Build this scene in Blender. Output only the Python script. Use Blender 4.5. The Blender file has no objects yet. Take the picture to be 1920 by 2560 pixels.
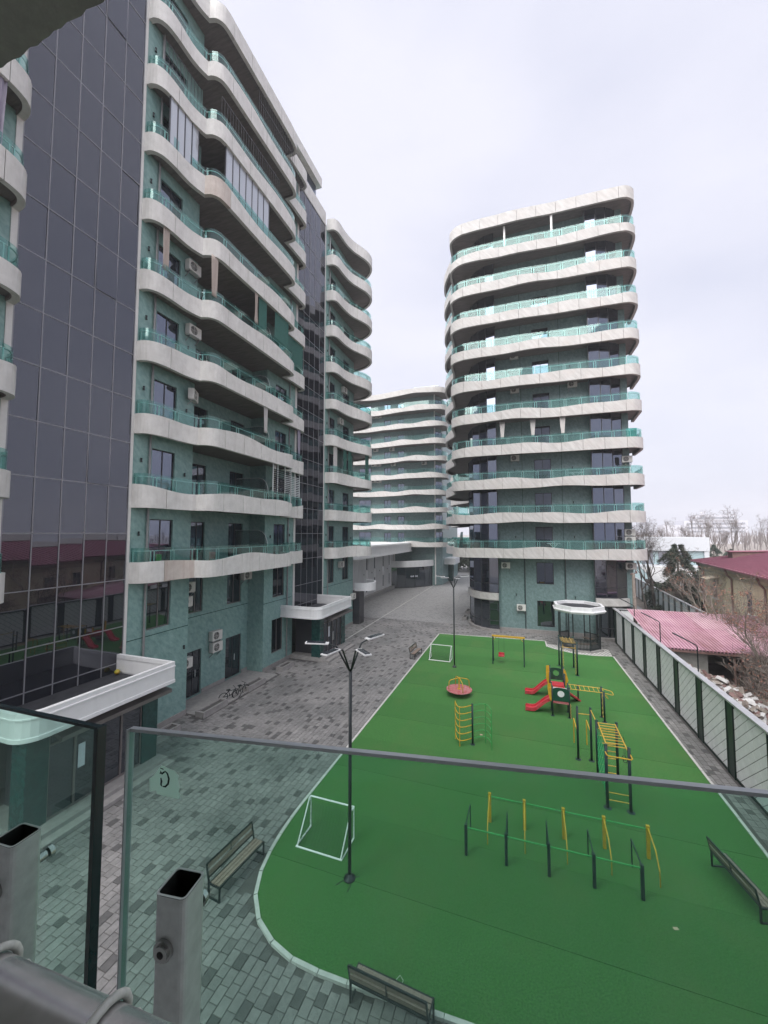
import bpy, math, random
from mathutils import Vector, Matrix, noise as mnoise
R = math.radians
rnd = random.Random(11)
sc = bpy.context.scene
COL = sc.collection

# ------------------------------------------------------------------ camera, sky, sun, exposure
EYE = 8.4
cd = bpy.data.cameras.new('camera'); cam = bpy.data.objects.new('camera', cd); COL.objects.link(cam)
cam.location = (0, 0, EYE); cam.rotation_euler = (R(93.2195), 0, R(19.474))
cd.sensor_fit = 'VERTICAL'; cd.sensor_height = 36.0; cd.sensor_width = 27.0; cd.lens = 13.5
cd.clip_start = 0.01; cd.clip_end = 4000
sc.camera = cam
sc.unit_settings.scale_length = 1.2

W = bpy.data.worlds.new('World'); sc.world = W; W.use_nodes = True
nt = W.node_tree; nt.nodes.clear()
SUN_EL, SUN_AZ = R(52), R(196)      # azimuth measured from +Y towards +X
def wn(t, **k):
    n = nt.nodes.new(t)
    for a, b in k.items(): setattr(n, a, b)
    return n
out = wn('ShaderNodeOutputWorld'); sky = wn('ShaderNodeTexSky', sky_type='NISHITA', sun_disc=False)
sky.sun_elevation = SUN_EL; sky.sun_rotation = SUN_AZ; sky.dust_density = 3.0; sky.air_density = 1.4
b1 = wn('ShaderNodeBackground'); b1.inputs[1].default_value = 0.05
nt.links.new(sky.outputs[0], b1.inputs[0])
tc = wn('ShaderNodeTexCoord'); mp = wn('ShaderNodeMapping'); mp.inputs['Scale'].default_value = (1.0, 1.0, 2.2)
mp.inputs['Location'].default_value = (3.1, 1.7, 0.4)
n1 = wn('ShaderNodeTexNoise'); n1.inputs['Scale'].default_value = 1.3; n1.inputs['Detail'].default_value = 5; n1.inputs['Roughness'].default_value = .45
rp = wn('ShaderNodeValToRGB')
rp.color_ramp.elements[0].position = .34; rp.color_ramp.elements[0].color = (.156, .163, .200, 1)
rp.color_ramp.elements[1].position = .62; rp.color_ramp.elements[1].color = (.212, .212, .238, 1)
b2 = wn('ShaderNodeBackground'); b2.inputs[1].default_value = 1.0
mx = wn('ShaderNodeMixShader'); mx.inputs[0].default_value = .95
nt.links.new(tc.outputs['Generated'], mp.inputs[0]); nt.links.new(mp.outputs[0], n1.inputs['Vector'])
nt.links.new(n1.outputs[0], rp.inputs[0]); nt.links.new(rp.outputs[0], b2.inputs[0])
nt.links.new(b1.outputs[0], mx.inputs[1]); nt.links.new(b2.outputs[0], mx.inputs[2]); nt.links.new(mx.outputs[0], out.inputs[0])

sl = bpy.data.lights.new('sun', 'SUN'); sun = bpy.data.objects.new('sun', sl); COL.objects.link(sun)
sl.energy = 1.5; sl.angle = R(70); sl.color = (1.0, .98, .955)
sun.rotation_euler = (R(90) - SUN_EL, 0, math.pi - SUN_AZ)
sun.location = (20, -30, 60)

sc.view_settings.view_transform = 'Standard'; sc.view_settings.look = 'None'
sc.view_settings.gamma = 1; sc.view_settings.exposure = 2.15; sc.view_settings.use_curve_mapping = False
sc.cycles.max_bounces = 6; sc.cycles.diffuse_bounces = 3; sc.cycles.glossy_bounces = 2
sc.cycles.transmission_bounces = 4; sc.cycles.transparent_max_bounces = 12; sc.cycles.volume_bounces = 1
sc.cycles.use_denoising = True; sc.cycles.use_adaptive_sampling = True; sc.cycles.adaptive_threshold = .015; sc.cycles.caustics_reflective = False; sc.cycles.caustics_refractive = False

# ------------------------------------------------------------------ materials
MATS = {}
def nmat(name):
    m = bpy.data.materials.new(name); m.use_nodes = True; MATS[name] = m
    return m, m.node_tree, m.node_tree.nodes['Principled BSDF']
def surf(name, col, rough=.6, metal=0., var=.12, scale=4., bump=0., bscale=40., stretch=(1, 1, 1), col2=None, spec=.5, detail=6., lo=.3, hi=.7, rot=(0, 0, 0), dirt=None):
    """colour mottled between col and col2 by noise in object space, with a fine bump"""
    m, t, p = nmat(name); L = t.links
    def nn(ty): return t.nodes.new(ty)
    co = nn('ShaderNodeTexCoord'); ma = nn('ShaderNodeMapping'); ma.vector_type = 'TEXTURE'; ma.inputs['Scale'].default_value = [1 / q for q in stretch]; ma.inputs['Rotation'].default_value = rot
    L.new(co.outputs['Object'], ma.inputs[0])
    nz = nn('ShaderNodeTexNoise'); nz.inputs['Scale'].default_value = scale; nz.inputs['Detail'].default_value = detail; nz.inputs['Roughness'].default_value = .6
    L.new(ma.outputs[0], nz.inputs['Vector'])
    rm = nn('ShaderNodeValToRGB'); rm.color_ramp.elements[0].position = lo; rm.color_ramp.elements[1].position = hi
    if col2 is None:
        a = [c * (1 - var) for c in col]; b = [c * (1 + var) for c in col]
    else: a, b = col, col2
    rm.color_ramp.elements[0].color = (*a, 1); rm.color_ramp.elements[1].color = (*b, 1)
    L.new(nz.outputs[0], rm.inputs[0])
    src = rm.outputs[0]
    if dirt:
        dcol, damt, dscale, dstr = dirt
        m2 = nn('ShaderNodeMapping'); m2.inputs['Scale'].default_value = dstr; L.new(co.outputs['Object'], m2.inputs[0])
        n2 = nn('ShaderNodeTexNoise'); n2.inputs['Scale'].default_value = dscale; n2.inputs['Detail'].default_value = 5; n2.inputs['Roughness'].default_value = .65
        L.new(m2.outputs[0], n2.inputs['Vector'])
        r2 = nn('ShaderNodeValToRGB'); r2.color_ramp.elements[0].position = .48; r2.color_ramp.elements[1].position = .74
        r2.color_ramp.elements[0].color = (0, 0, 0, 1); r2.color_ramp.elements[1].color = (damt, damt, damt, 1)
        L.new(n2.outputs[0], r2.inputs[0])
        mi = nn('ShaderNodeMix'); mi.data_type = 'RGBA'; L.new(r2.outputs[0], mi.inputs['Factor']); L.new(src, mi.inputs['A']); mi.inputs['B'].default_value = (*dcol, 1)
        src = mi.outputs['Result']
    L.new(src, p.inputs['Base Color'])
    p.inputs['Roughness'].default_value = rough; p.inputs['Metallic'].default_value = metal; p.inputs['Specular IOR Level'].default_value = spec
    if bump:
        nb = nn('ShaderNodeTexNoise'); nb.inputs['Scale'].default_value = bscale; nb.inputs['Detail'].default_value = 3
        L.new(co.outputs['Object'], nb.inputs['Vector'])
        bp = nn('ShaderNodeBump'); bp.inputs['Strength'].default_value = bump; bp.inputs['Distance'].default_value = .02
        L.new(nb.outputs[0], bp.inputs['Height']); L.new(bp.outputs[0], p.inputs['Normal'])
    return m
def schlick(t):
    f = t.nodes.new('ShaderNodeLayerWeight'); f.inputs[0].default_value = .5
    p = t.nodes.new('ShaderNodeMath'); p.operation = 'POWER'; p.inputs[1].default_value = 5; t.links.new(f.outputs['Facing'], p.inputs[0])
    a = t.nodes.new('ShaderNodeMath'); a.operation = 'MULTIPLY_ADD'; a.inputs[1].default_value = .96; a.inputs[2].default_value = .04; t.links.new(p.outputs[0], a.inputs[0])
    return a
def mirror_glass(name, body, refl, base=.2, rough=.015, wob=0.):
    """coated opaque-looking glass: dark body, mirror reflection growing with the angle"""
    m, t, p = nmat(name); L = t.links; t.nodes.remove(p)
    o = t.nodes['Material Output']
    d = t.nodes.new('ShaderNodeBsdfDiffuse'); d.inputs[0].default_value = (*body, 1)
    g = t.nodes.new('ShaderNodeBsdfGlossy'); g.inputs[0].default_value = (*refl, 1); g.inputs['Roughness'].default_value = rough
    lw = schlick(t)
    a = t.nodes.new('ShaderNodeMath'); a.operation = 'MULTIPLY_ADD'; a.inputs[1].default_value = 1 - base; a.inputs[2].default_value = base; a.use_clamp = True
    L.new(lw.outputs[0], a.inputs[0])
    x = t.nodes.new('ShaderNodeMixShader'); L.new(a.outputs[0], x.inputs[0]); L.new(d.outputs[0], x.inputs[1]); L.new(g.outputs[0], x.inputs[2]); L.new(x.outputs[0], o.inputs[0])
    if wob:
        co = t.nodes.new('ShaderNodeTexCoord'); nb = t.nodes.new('ShaderNodeTexNoise'); nb.inputs['Scale'].default_value = .9; nb.inputs['Detail'].default_value = 1
        L.new(co.outputs['Object'], nb.inputs['Vector'])
        bp = t.nodes.new('ShaderNodeBump'); bp.inputs['Strength'].default_value = wob; bp.inputs['Distance'].default_value = .05
        L.new(nb.outputs[0], bp.inputs['Height']); L.new(bp.outputs[0], g.inputs['Normal'])
    return m
def clear_glass(name, tint, refl=1.0, haze=0., hcol=(.5, .6, .58)):
    """see-through tinted sheet: tint applies at each face of the pane"""
    m, t, p = nmat(name); L = t.links; t.nodes.remove(p); o = t.nodes['Material Output']
    tr = t.nodes.new('ShaderNodeBsdfTransparent'); tr.inputs[0].default_value = (*tint, 1)
    g = t.nodes.new('ShaderNodeBsdfGlossy'); g.inputs['Roughness'].default_value = .02; g.inputs[0].default_value = (.9, 1, .97, 1)
    lw = schlick(t)
    a = t.nodes.new('ShaderNodeMath'); a.operation = 'MULTIPLY'; a.inputs[1].default_value = refl; a.use_clamp = True
    L.new(lw.outputs[0], a.inputs[0])
    x = t.nodes.new('ShaderNodeMixShader'); L.new(a.outputs[0], x.inputs[0])
    if haze:
        df = t.nodes.new('ShaderNodeBsdfDiffuse'); df.inputs[0].default_value = (*hcol, 1)
        co = t.nodes.new('ShaderNodeTexCoord'); nz = t.nodes.new('ShaderNodeTexNoise'); nz.inputs['Scale'].default_value = 5; nz.inputs['Detail'].default_value = 4
        L.new(co.outputs['Object'], nz.inputs['Vector'])
        ml = t.nodes.new('ShaderNodeMath'); ml.operation = 'MULTIPLY'; ml.inputs[1].default_value = haze * 2; L.new(nz.outputs[0], ml.inputs[0])
        y = t.nodes.new('ShaderNodeMixShader'); L.new(ml.outputs[0], y.inputs[0]); L.new(tr.outputs[0], y.inputs[1]); L.new(df.outputs[0], y.inputs[2])
        L.new(y.outputs[0], x.inputs[1])
    else: L.new(tr.outputs[0], x.inputs[1])
    L.new(g.outputs[0], x.inputs[2]); L.new(x.outputs[0], o.inputs[0])
    return m

surf('concrete', (.60, .587, .565), .8, col2=(.73, .716, .695), scale=3.0, bump=.12, bscale=60, dirt=((.44, .415, .39), .45, 2.2, (1.7, 1.7, .35)))
surf('concrete_veined', (.43, .415, .40), .7, col2=(.55, .535, .52), scale=2.0, detail=8, stretch=(2.6, 1.0, .5), rot=(0, R(-40), 0), lo=.36, hi=.66, bump=.08, bscale=50, dirt=((.47, .42, .39), .45, 1.1, (1, 1, 1)))
surf('concrete_pink', (.50, .43, .39), .8, col2=(.63, .57, .52), scale=2.4, bump=.12, bscale=60, dirt=((.36, .26, .22), .7, 2.4, (1.8, 1.8, .14)))
surf('concrete_grey', (.26, .26, .245), .85, var=.2, scale=3, bump=.15)
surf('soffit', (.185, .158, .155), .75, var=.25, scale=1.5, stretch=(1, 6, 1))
surf('marble_grey', (.115, .188, .188), .38, col2=(.235, .33, .33), scale=2.4, detail=9, stretch=(2.6, 2.6, .6), rot=(R(38), R(-38), 0), lo=.28, hi=.78, spec=.4, dirt=((.32, .41, .41), .3, 3.2, (2.6, 2.6, 1.4)))
surf('marble_green', (.138, .256, .243), .38, col2=(.292, .445, .424), scale=2.4, detail=9, stretch=(2.6, 2.6, .6), rot=(R(38), R(-38), 0), lo=.28, hi=.78, spec=.4, dirt=((.36, .48, .46), .28, 3.2, (2.6, 2.6, 1.4)))
surf('marble_dark', (.006, .045, .042), .22, col2=(.03, .11, .10), scale=7, detail=8, lo=.4, hi=.85)
surf('marble_light_dark', (.05, .12, .115), .4, col2=(.11, .2, .19), scale=3)
surf('strip_white', (.68, .67, .65), .5, var=.05, dirt=((.4, .38, .35), .3, 2, (2, 2, .15)))
surf('mullion', (.25, .25, .27), .4, metal=.2, var=.05)
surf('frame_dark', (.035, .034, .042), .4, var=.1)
surf('frame_brown', (.19, .17, .17), .4, metal=.3, var=.1)
surf('rail_metal', (.70, .74, .74), .4, metal=.2, var=.05)
mirror_glass('curtain_glass', (.012, .013, .018), (.86, .88, 1.0), .07, .012, .012)
mirror_glass('window_glass', (.012, .014, .022), (.66, .72, .90), .19, .02, .02)
mirror_glass('glazing_pale', (.46, .48, .52), (.8, .85, .95), .12, .02)
mirror_glass('window_glass_dark', (.008, .012, .016), (.8, .85, .95), .10, .02)
clear_glass('balcony_glass', (.69, .865, .845), 1.2, haze=.02, hcol=(.50, .68, .68))
clear_glass('balcony_glass_aqua', (.05, .42, .40), 1.0)
clear_glass('railing_glass', (.775, .93, .88), 1.1, haze=.03, hcol=(.50, .70, .64))
clear_glass('frosted_glass', (.55, .62, .62), 1.0, haze=.12, hcol=(.4, .45, .45))
surf('glass_edge', (.006, .03, .028), .15, var=.2)
surf('glass_edge_light', (.48, .51, .53), .25, var=.2)
surf('white_panel', (.74, .74, .75), .45, var=.03)
surf('white_paint', (.80, .80, .81), .4, var=.03, dirt=((.5, .5, .5), .25, 2, (1, 1, .3)))
surf('bitumen', (.035, .036, .042), .75, var=.35, scale=3)
surf('metal_dark', (.022, .028, .032), .38, metal=.3, var=.15)
surf('post_green', (.008, .028, .030), .42, var=.2)
surf('yellow_paint', (.60, .36, .02), .42, var=.15, dirt=((.30, .20, .08), .6, 9, (1, 1, 1)))
surf('green_paint', (.035, .34, .08), .42, var=.15, dirt=((.10, .22, .10), .6, 9, (1, 1, 1)))
surf('green_board', (.008, .06, .035), .4, var=.15)
surf('red_plastic', (.52, .035, .055), .4, var=.15, dirt=((.48, .16, .16), .7, 5, (1, 1, 1)))
surf('pink_worn', (.46, .24, .24), .6, col2=(.40, .05, .06), scale=5)
surf('rope_yellow', (.48, .33, .10), .8, var=.25, scale=30)
surf('net_black', (.02, .05, .035), .7)
surf('net_green', (.02, .30, .10), .6)
surf('wood', (.20, .145, .115), .6, col2=(.30, .235, .20), scale=3, stretch=(1, 8, 8), bump=.1, bscale=60)
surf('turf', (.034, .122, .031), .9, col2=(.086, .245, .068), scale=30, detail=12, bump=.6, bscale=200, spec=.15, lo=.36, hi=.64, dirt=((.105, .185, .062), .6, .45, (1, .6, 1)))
surf('turf_alt', (.031, .112, .029), .9, col2=(.079, .228, .063), scale=30, detail=12, bump=.6, bscale=200, spec=.15, lo=.36, hi=.64, dirt=((.10, .175, .058), .6, .45, (1, .6, 1)))  # second turf tone: every other roll is a slightly darker green
surf('kerb', (.55, .54, .52), .8, var=.14, scale=6)
surf('ground_dark', (.09, .085, .083), .85, var=.2)
surf('soil', (.16, .13, .11), .95, col2=(.26, .22, .19), scale=1.2, bump=.4, bscale=12)
surf('stone_grey', (.25, .24, .235), .6, col2=(.36, .345, .335), scale=5, bump=.05)
surf('plinth', (.30, .285, .275), .6, var=.14, scale=5)
surf('ac_white', (.66, .65, .62), .5, var=.05)
surf('ac_dark', (.05, .05, .05), .6)
surf('pipe_grey', (.25, .25, .255), .5, metal=.2)
surf('curtain_beige', (.50, .42, .37), .9, col2=(.58, .50, .45), scale=14, stretch=(1, 1, .1))
surf('curtain_white', (.55, .53, .52), .9, var=.12, scale=14, stretch=(1, 1, .1))
surf('curtain_purple', (.22, .19, .27), .9, col2=(.45, .42, .5), scale=14, stretch=(1, 1, .1))
surf('screen_green', (.03, .12, .10), .8, var=.12)
surf('fence_tile', (.70, .71, .72), .55, col2=(.82, .83, .84), scale=3)
surf('fence_post', (.012, .028, .022), .4, var=.2)
surf('fence_grout', (.12, .135, .135), .8)
surf('fence_cap', (.48, .48, .50), .4, metal=.3)
surf('roof_pink', (.46, .235, .305), .55, col2=(.58, .36, .42), scale=1.0, detail=8, dirt=((.27, .12, .13), .7, 1.0, (1, .3, 1)))
surf('roof_pink_faded', (.50, .30, .36), .6, col2=(.60, .41, .46), scale=1.0, detail=8, dirt=((.36, .20, .19), .7, 1.3, (1, .3, 1)))
surf('roof_pink_dark', (.42, .20, .265), .55, col2=(.53, .31, .37), scale=1.0, detail=8, dirt=((.26, .12, .11), .8, 1.2, (1, .3, 1)))
surf('roof_purple', (.26, .085, .125), .55, col2=(.36, .15, .19), scale=1.0, dirt=((.20, .10, .12), .5, 1, (1, 1, 1)))
surf('house_yellow', (.70, .60, .42), .85, col2=(.80, .71, .53), scale=1.6, bump=.1, dirt=((.36, .28, .2), .4, 1.4, (1, 1, .3)))
surf('roof_seam', (.16, .055, .085), .5)
surf('house_trim', (.55, .48, .37), .8)
surf('rust_brown', (.17, .10, .09), .7, var=.3)
surf('bark', (.105, .088, .078), .9, var=.3, scale=8)
surf('bark_pale', (.27, .235, .205), .9, var=.25, scale=8)
surf('twig', (.13, .10, .09), .9, var=.3)
surf('leaf_dry', (.17, .065, .045), .8, col2=(.30, .15, .10), scale=9)
surf('needles', (.035, .050, .034), .85, col2=(.085, .10, .070), scale=6)
surf('needles_far', (.03, .055, .04), .85, col2=(.06, .09, .06), scale=4)
surf('far_white', (.62, .64, .68), .6, var=.05)
surf('far_cyan', (.38, .50, .53), .6, var=.08)
surf('far_hazed', (.52, .52, .57), .7, var=.05)  # distance haze is put into this wall colour by lightening it
surf('far_window', (.22, .23, .27), .4)  # window tone lightened to imitate distance haze
surf('railing_steel', (.62, .64, .63), .42, metal=.3, var=.12, scale=60, spec=.5)
surf('pipe_steel', (.80, .78, .78), .24, metal=.8, var=.1, scale=80)
surf('bolt_steel', (.45, .45, .44), .25, metal=.9)
surf('tube_inside', (.012, .011, .010), .7)
surf('cord_white', (.60, .61, .56), .85, var=.15, scale=200)
surf('ceiling_olive', (.30, .305, .275), .9, var=.12, scale=30, bump=.15, bscale=90)
sp = surf('sticker_paper', (.50, .54, .48), .8, col2=(.72, .80, .76), scale=22)
_t = sp.node_tree; _tr = _t.nodes.new('ShaderNodeBsdfTranslucent'); _mx = _t.nodes.new('ShaderNodeMixShader'); _mx.inputs[0].default_value = .93      # thin paper lets the daylight through
_tr.inputs[0].default_value = (.94, .98, .95, 1); _t.links.new(_t.nodes['Principled BSDF'].outputs[0], _mx.inputs[1]); _t.links.new(_tr.outputs[0], _mx.inputs[2]); _t.links.new(_mx.outputs[0], _t.nodes['Material Output'].inputs[0])
surf('sticker_ink', (.008, .008, .010), .6)
surf('sign_blue', (.03, .05, .16), .4)
surf('sign_white', (.75, .77, .85), .5)
surf('ball_green', (.30, .42, .02), .5, col2=(.55, .22, .05), scale=9)
surf('tank_aqua', (.0, .30, .27), .35)
surf('solar', (.02, .024, .035), .15)
surf('debris_white', (.5, .49, .48), .8, var=.25)
surf('paper_litter', (.55, .42, .30), .8)

def paver_mat(name, a, b):
    m, t, p = nmat(name); L = t.links
    at = t.nodes.new('ShaderNodeAttribute'); at.attribute_name = 'tone'
    rm = t.nodes.new('ShaderNodeValToRGB'); rm.color_ramp.elements[0].color = (*a, 1); rm.color_ramp.elements[1].color = (*b, 1)
    L.new(at.outputs['Fac'], rm.inputs[0])
    co = t.nodes.new('ShaderNodeNewGeometry'); nz = t.nodes.new('ShaderNodeTexNoise'); nz.inputs['Scale'].default_value = 9; nz.inputs['Detail'].default_value = 8; nz.inputs['Roughness'].default_value = .7
    L.new(co.outputs['Position'], nz.inputs['Vector'])
    r2 = t.nodes.new('ShaderNodeValToRGB'); r2.color_ramp.elements[0].position = .3; r2.color_ramp.elements[0].color = (.72, .72, .72, 1); r2.color_ramp.elements[1].position = .7; r2.color_ramp.elements[1].color = (1.2, 1.2, 1.2, 1)
    L.new(nz.outputs[0], r2.inputs[0])
    n3 = t.nodes.new('ShaderNodeTexNoise'); n3.inputs['Scale'].default_value = .45; n3.inputs['Detail'].default_value = 4
    L.new(co.outputs['Position'], n3.inputs['Vector'])
    r3 = t.nodes.new('ShaderNodeValToRGB'); r3.color_ramp.elements[0].position = .35; r3.color_ramp.elements[0].color = (.78, .78, .78, 1); r3.color_ramp.elements[1].position = .6; r3.color_ramp.elements[1].color = (1.08, 1.06, 1.05, 1)
    L.new(n3.outputs[0], r3.inputs[0])
    m1 = t.nodes.new('ShaderNodeMix'); m1.data_type = 'RGBA'; m1.blend_type = 'MULTIPLY'; m1.inputs['Factor'].default_value = 1
    L.new(rm.outputs[0], m1.inputs['A']); L.new(r2.outputs[0], m1.inputs['B'])
    m2 = t.nodes.new('ShaderNodeMix'); m2.data_type = 'RGBA'; m2.blend_type = 'MULTIPLY'; m2.inputs['Factor'].default_value = 1
    L.new(m1.outputs['Result'], m2.inputs['A']); L.new(r3.outputs[0], m2.inputs['B'])
    L.new(m2.outputs['Result'], p.inputs['Base Color'])
    # damp patches are smoother
    r4 = t.nodes.new('ShaderNodeMapRange'); r4.inputs['From Min'].default_value = .35; r4.inputs['From Max'].default_value = .6; r4.inputs['To Min'].default_value = .42; r4.inputs['To Max'].default_value = .72
    L.new(n3.outputs[0], r4.inputs[0]); L.new(r4.outputs[0], p.inputs['Roughness'])
paver_mat('paver', (.098, .097, .097), (.285, .280, .277))
def paving_far():
    m, t, p = nmat('paving_far'); L = t.links
    co = t.nodes.new('ShaderNodeNewGeometry'); mp = t.nodes.new('ShaderNodeMapping'); mp.inputs['Rotation'].default_value = (0, 0, R(90)); L.new(co.outputs['Position'], mp.inputs[0])
    br = t.nodes.new('ShaderNodeTexBrick'); br.inputs['Scale'].default_value = 1; br.inputs['Brick Width'].default_value = .27; br.inputs['Row Height'].default_value = .2; br.inputs['Mortar Size'].default_value = .006
    br.inputs['Color1'].default_value = (.11, .109, .109, 1); br.inputs['Color2'].default_value = (.28, .276, .274, 1); br.inputs['Mortar'].default_value = (.10, .10, .10, 1); br.inputs['Bias'].default_value = .55
    L.new(mp.outputs[0], br.inputs['Vector']); L.new(br.outputs[0], p.inputs['Base Color']); p.inputs['Roughness'].default_value = .65
paving_far()
M = MATS

# ------------------------------------------------------------------ mesh helpers
ORI = {}
def link(o): COL.objects.link(o)
def tag(o, label=None, cat=None, group=None, kind=None):
    if label: o['label'] = label
    if cat: o['category'] = cat
    if group: o['group'] = group
    if kind: o['kind'] = kind
    return o
def thing(name, label, cat, loc=(0, 0, 0), group=None):
    o = bpy.data.objects.new(name, None); link(o); o.location = loc; o.empty_display_size = .2
    ORI[o.name] = Vector(loc); tag(o, label, cat, group); return o
class MB:
    def __init__(s): s.v = []; s.f = []; s.m = []; s.mats = []
    def mi(s, mat):
        if mat is None: return 0
        if mat not in s.mats: s.mats.append(mat)
        return s.mats.index(mat)
    def add(s, vs, fs, mat=None):
        n = len(s.v); s.v += [tuple(v) for v in vs]; s.f += [tuple(i + n for i in f) for f in fs]; s.m += [s.mi(mat)] * len(fs); return s
    def box(s, x0, y0, z0, x1, y1, z1, mat=None):
        return s.add([(x0, y0, z0), (x1, y0, z0), (x1, y1, z0), (x0, y1, z0), (x0, y0, z1), (x1, y0, z1), (x1, y1, z1), (x0, y1, z1)],
                     [(0, 3, 2, 1), (4, 5, 6, 7), (0, 1, 5, 4), (1, 2, 6, 5), (2, 3, 7, 6), (3, 0, 4, 7)], mat)
    def obox(s, c, ax, ay, az, hx, hy, hz, mat=None):
        c = Vector(c); ax, ay, az = Vector(ax).normalized() * hx, Vector(ay).normalized() * hy, Vector(az).normalized() * hz
        P = [c + ax * i + ay * j + az * k for k in (-1, 1) for i, j in ((-1, -1), (1, -1), (1, 1), (-1, 1))]
        return s.add(P, [(0, 3, 2, 1), (4, 5, 6, 7), (0, 1, 5, 4), (1, 2, 6, 5), (2, 3, 7, 6), (3, 0, 4, 7)], mat)
    def bar(s, p, q, w, h, mat=None, up=(0, 0, 1)):
        p, q = Vector(p), Vector(q); d = (q - p); L = d.length
        if L < 1e-6: return s
        d.normalize(); u = Vector(up)
        if abs(d.dot(u)) > .98: u = Vector((0, 1, 0))
        a = d.cross(u).normalized(); b = a.cross(d).normalized()
        return s.obox((p + q) / 2, d, a, b, L / 2, w / 2, h / 2, mat)
    def tube(s, pts, r, n=6, mat=None, r2=None, cap=True, closed=False):
        P = [Vector(p) for p in pts]; k = len(P); rings = []
        u = None; base = len(s.v); vs = []; fs = []
        for i in range(k):
            if closed: d = P[(i + 1) % k] - P[i - 1]
            else: d = P[min(i + 1, k - 1)] - P[max(i - 1, 0)]
            if d.length < 1e-9: d = Vector((0, 0, 1))
            d.normalize()
            if u is None:
                u = d.orthogonal().normalized()
                if abs(d.z) > .99: u = Vector((1, 0, 0))
                elif n == 4: u = d.cross(Vector((0, 0, 1))).normalized()
            u = (u - d * u.dot(d));
            if u.length < 1e-6: u = d.orthogonal()
            u.normalize(); w = d.cross(u)
            rr = r if r2 is None else r + (r2 - r) * i / max(1, k - 1)
            o = math.pi / 4 if n == 4 else 0
            for j in range(n):
                a = 2 * math.pi * j / n + o
                vs.append(P[i] + u * math.cos(a) * rr + w * math.sin(a) * rr)
        for i in range(k if closed else k - 1):
            for j in range(n):
                a, b = i * n + j, i * n + (j + 1) % n; i2 = (i + 1) % k
                fs.append((a, b, i2 * n + (j + 1) % n, i2 * n + j))
        if cap and not closed:
            fs.append(tuple(range(n - 1, -1, -1))); fs.append(tuple((k - 1) * n + j for j in range(n)))
        return s.add(vs, fs, mat)
    def prism(s, poly, z0, z1, mat=None, top=True, bot=True):
        n = len(poly); vs = [(p[0], p[1], z0) for p in poly] + [(p[0], p[1], z1) for p in poly]
        fs = [(i, (i + 1) % n, n + (i + 1) % n, n + i) for i in range(n)]
        if bot: fs.append(tuple(range(n - 1, -1, -1)))
        if top: fs.append(tuple(range(n, 2 * n)))
        return s.add(vs, fs, mat)
    def lathe(s, c, prof, n=16, mat=None):
        vs = []; fs = []; c = Vector(c)
        for r, z in prof:
            for j in range(n):
                a = 2 * math.pi * j / n; vs.append(c + Vector((r * math.cos(a), r * math.sin(a), z)))
        for i in range(len(prof) - 1):
            for j in range(n):
                fs.append((i * n + j, i * n + (j + 1) % n, (i + 1) * n + (j + 1) % n, (i + 1) * n + j))
        fs.append(tuple(range(n - 1, -1, -1))); fs.append(tuple((len(prof) - 1) * n + j for j in range(n)))
        return s.add(vs, fs, mat)
    def build(s, name, mat=None, parent=None, smooth=False, loc=None):
        me = bpy.data.meshes.new(name)
        off = ORI[parent.name] if parent is not None else Vector(loc or (0, 0, 0))
        me.from_pydata([(a - off.x, b - off.y, c - off.z) for a, b, c in s.v], [], s.f)
        if s.mats and s.mats[0] is not None:
            for mm in s.mats: me.materials.append(M[mm])
            me.polygons.foreach_set('material_index', s.m)
        else: me.materials.append(M[mat])
        if smooth: me.polygons.foreach_set('use_smooth', [True] * len(me.polygons))
        me.update(); me.validate()
        o = bpy.data.objects.new(name, me); link(o)
        if parent is not None: o.parent = parent
        else: o.location = off
        ORI[o.name] = off
        return o
def part(name, mat, parent, fn, smooth=False):
    m = MB(); fn(m); return m.build(name, mat, parent, smooth)
def copy_tree(o, parent=None, dz=0., loc=None, rotz=None):
    c = o.copy(); link(c); c.parent = parent
    if loc is not None: c.location = loc
    if dz: c.location = o.location + Vector((0, 0, dz))
    if rotz is not None: c.rotation_euler = (0, 0, rotz)
    ORI[c.name] = ORI.get(o.name, Vector())
    for ch in list(o.children): copy_tree(ch, c)
    return c
def struct(o): return tag(o, kind='structure')
def cr(pts, step=.15, closed=False):
    """Catmull-Rom curve through pts, about step apart"""
    P = [Vector((*p, 0)) if len(p) == 2 else Vector(p) for p in pts]; o = []
    for i in range(len(P) - 1):
        a, b, c, d = P[max(i - 1, 0)], P[i], P[i + 1], P[min(i + 2, len(P) - 1)]
        n = max(1, int((c - b).length / step + .5))
        for j in range(n):
            t = j / n
            o.append(.5 * ((2 * b) + (c - a) * t + (2 * a - 5 * b + 4 * c - d) * t * t + (3 * b - a - 3 * c + d) * t ** 3))
    o.append(P[-1]); return o
def inside(p, poly):
    x, y = p; c = False; j = len(poly) - 1
    for i in range(len(poly)):
        xi, yi = poly[i]; xj, yj = poly[j]
        if (yi > y) != (yj > y) and x < (xj - xi) * (y - yi) / (yj - yi) + xi: c = not c
        j = i
    return c
_f = Vector((-.3328, .9417, .05616)); _r = Vector((.9428, .3334, 0)); _u = _r.cross(_f)
def proj(p):
    q = Vector(p) - Vector((0, 0, EYE)); k = q.dot(_f)
    if k < .01: return None
    return 960 + 960 * q.dot(_r) / k, 1280 - 960 * q.dot(_u) / k

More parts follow.
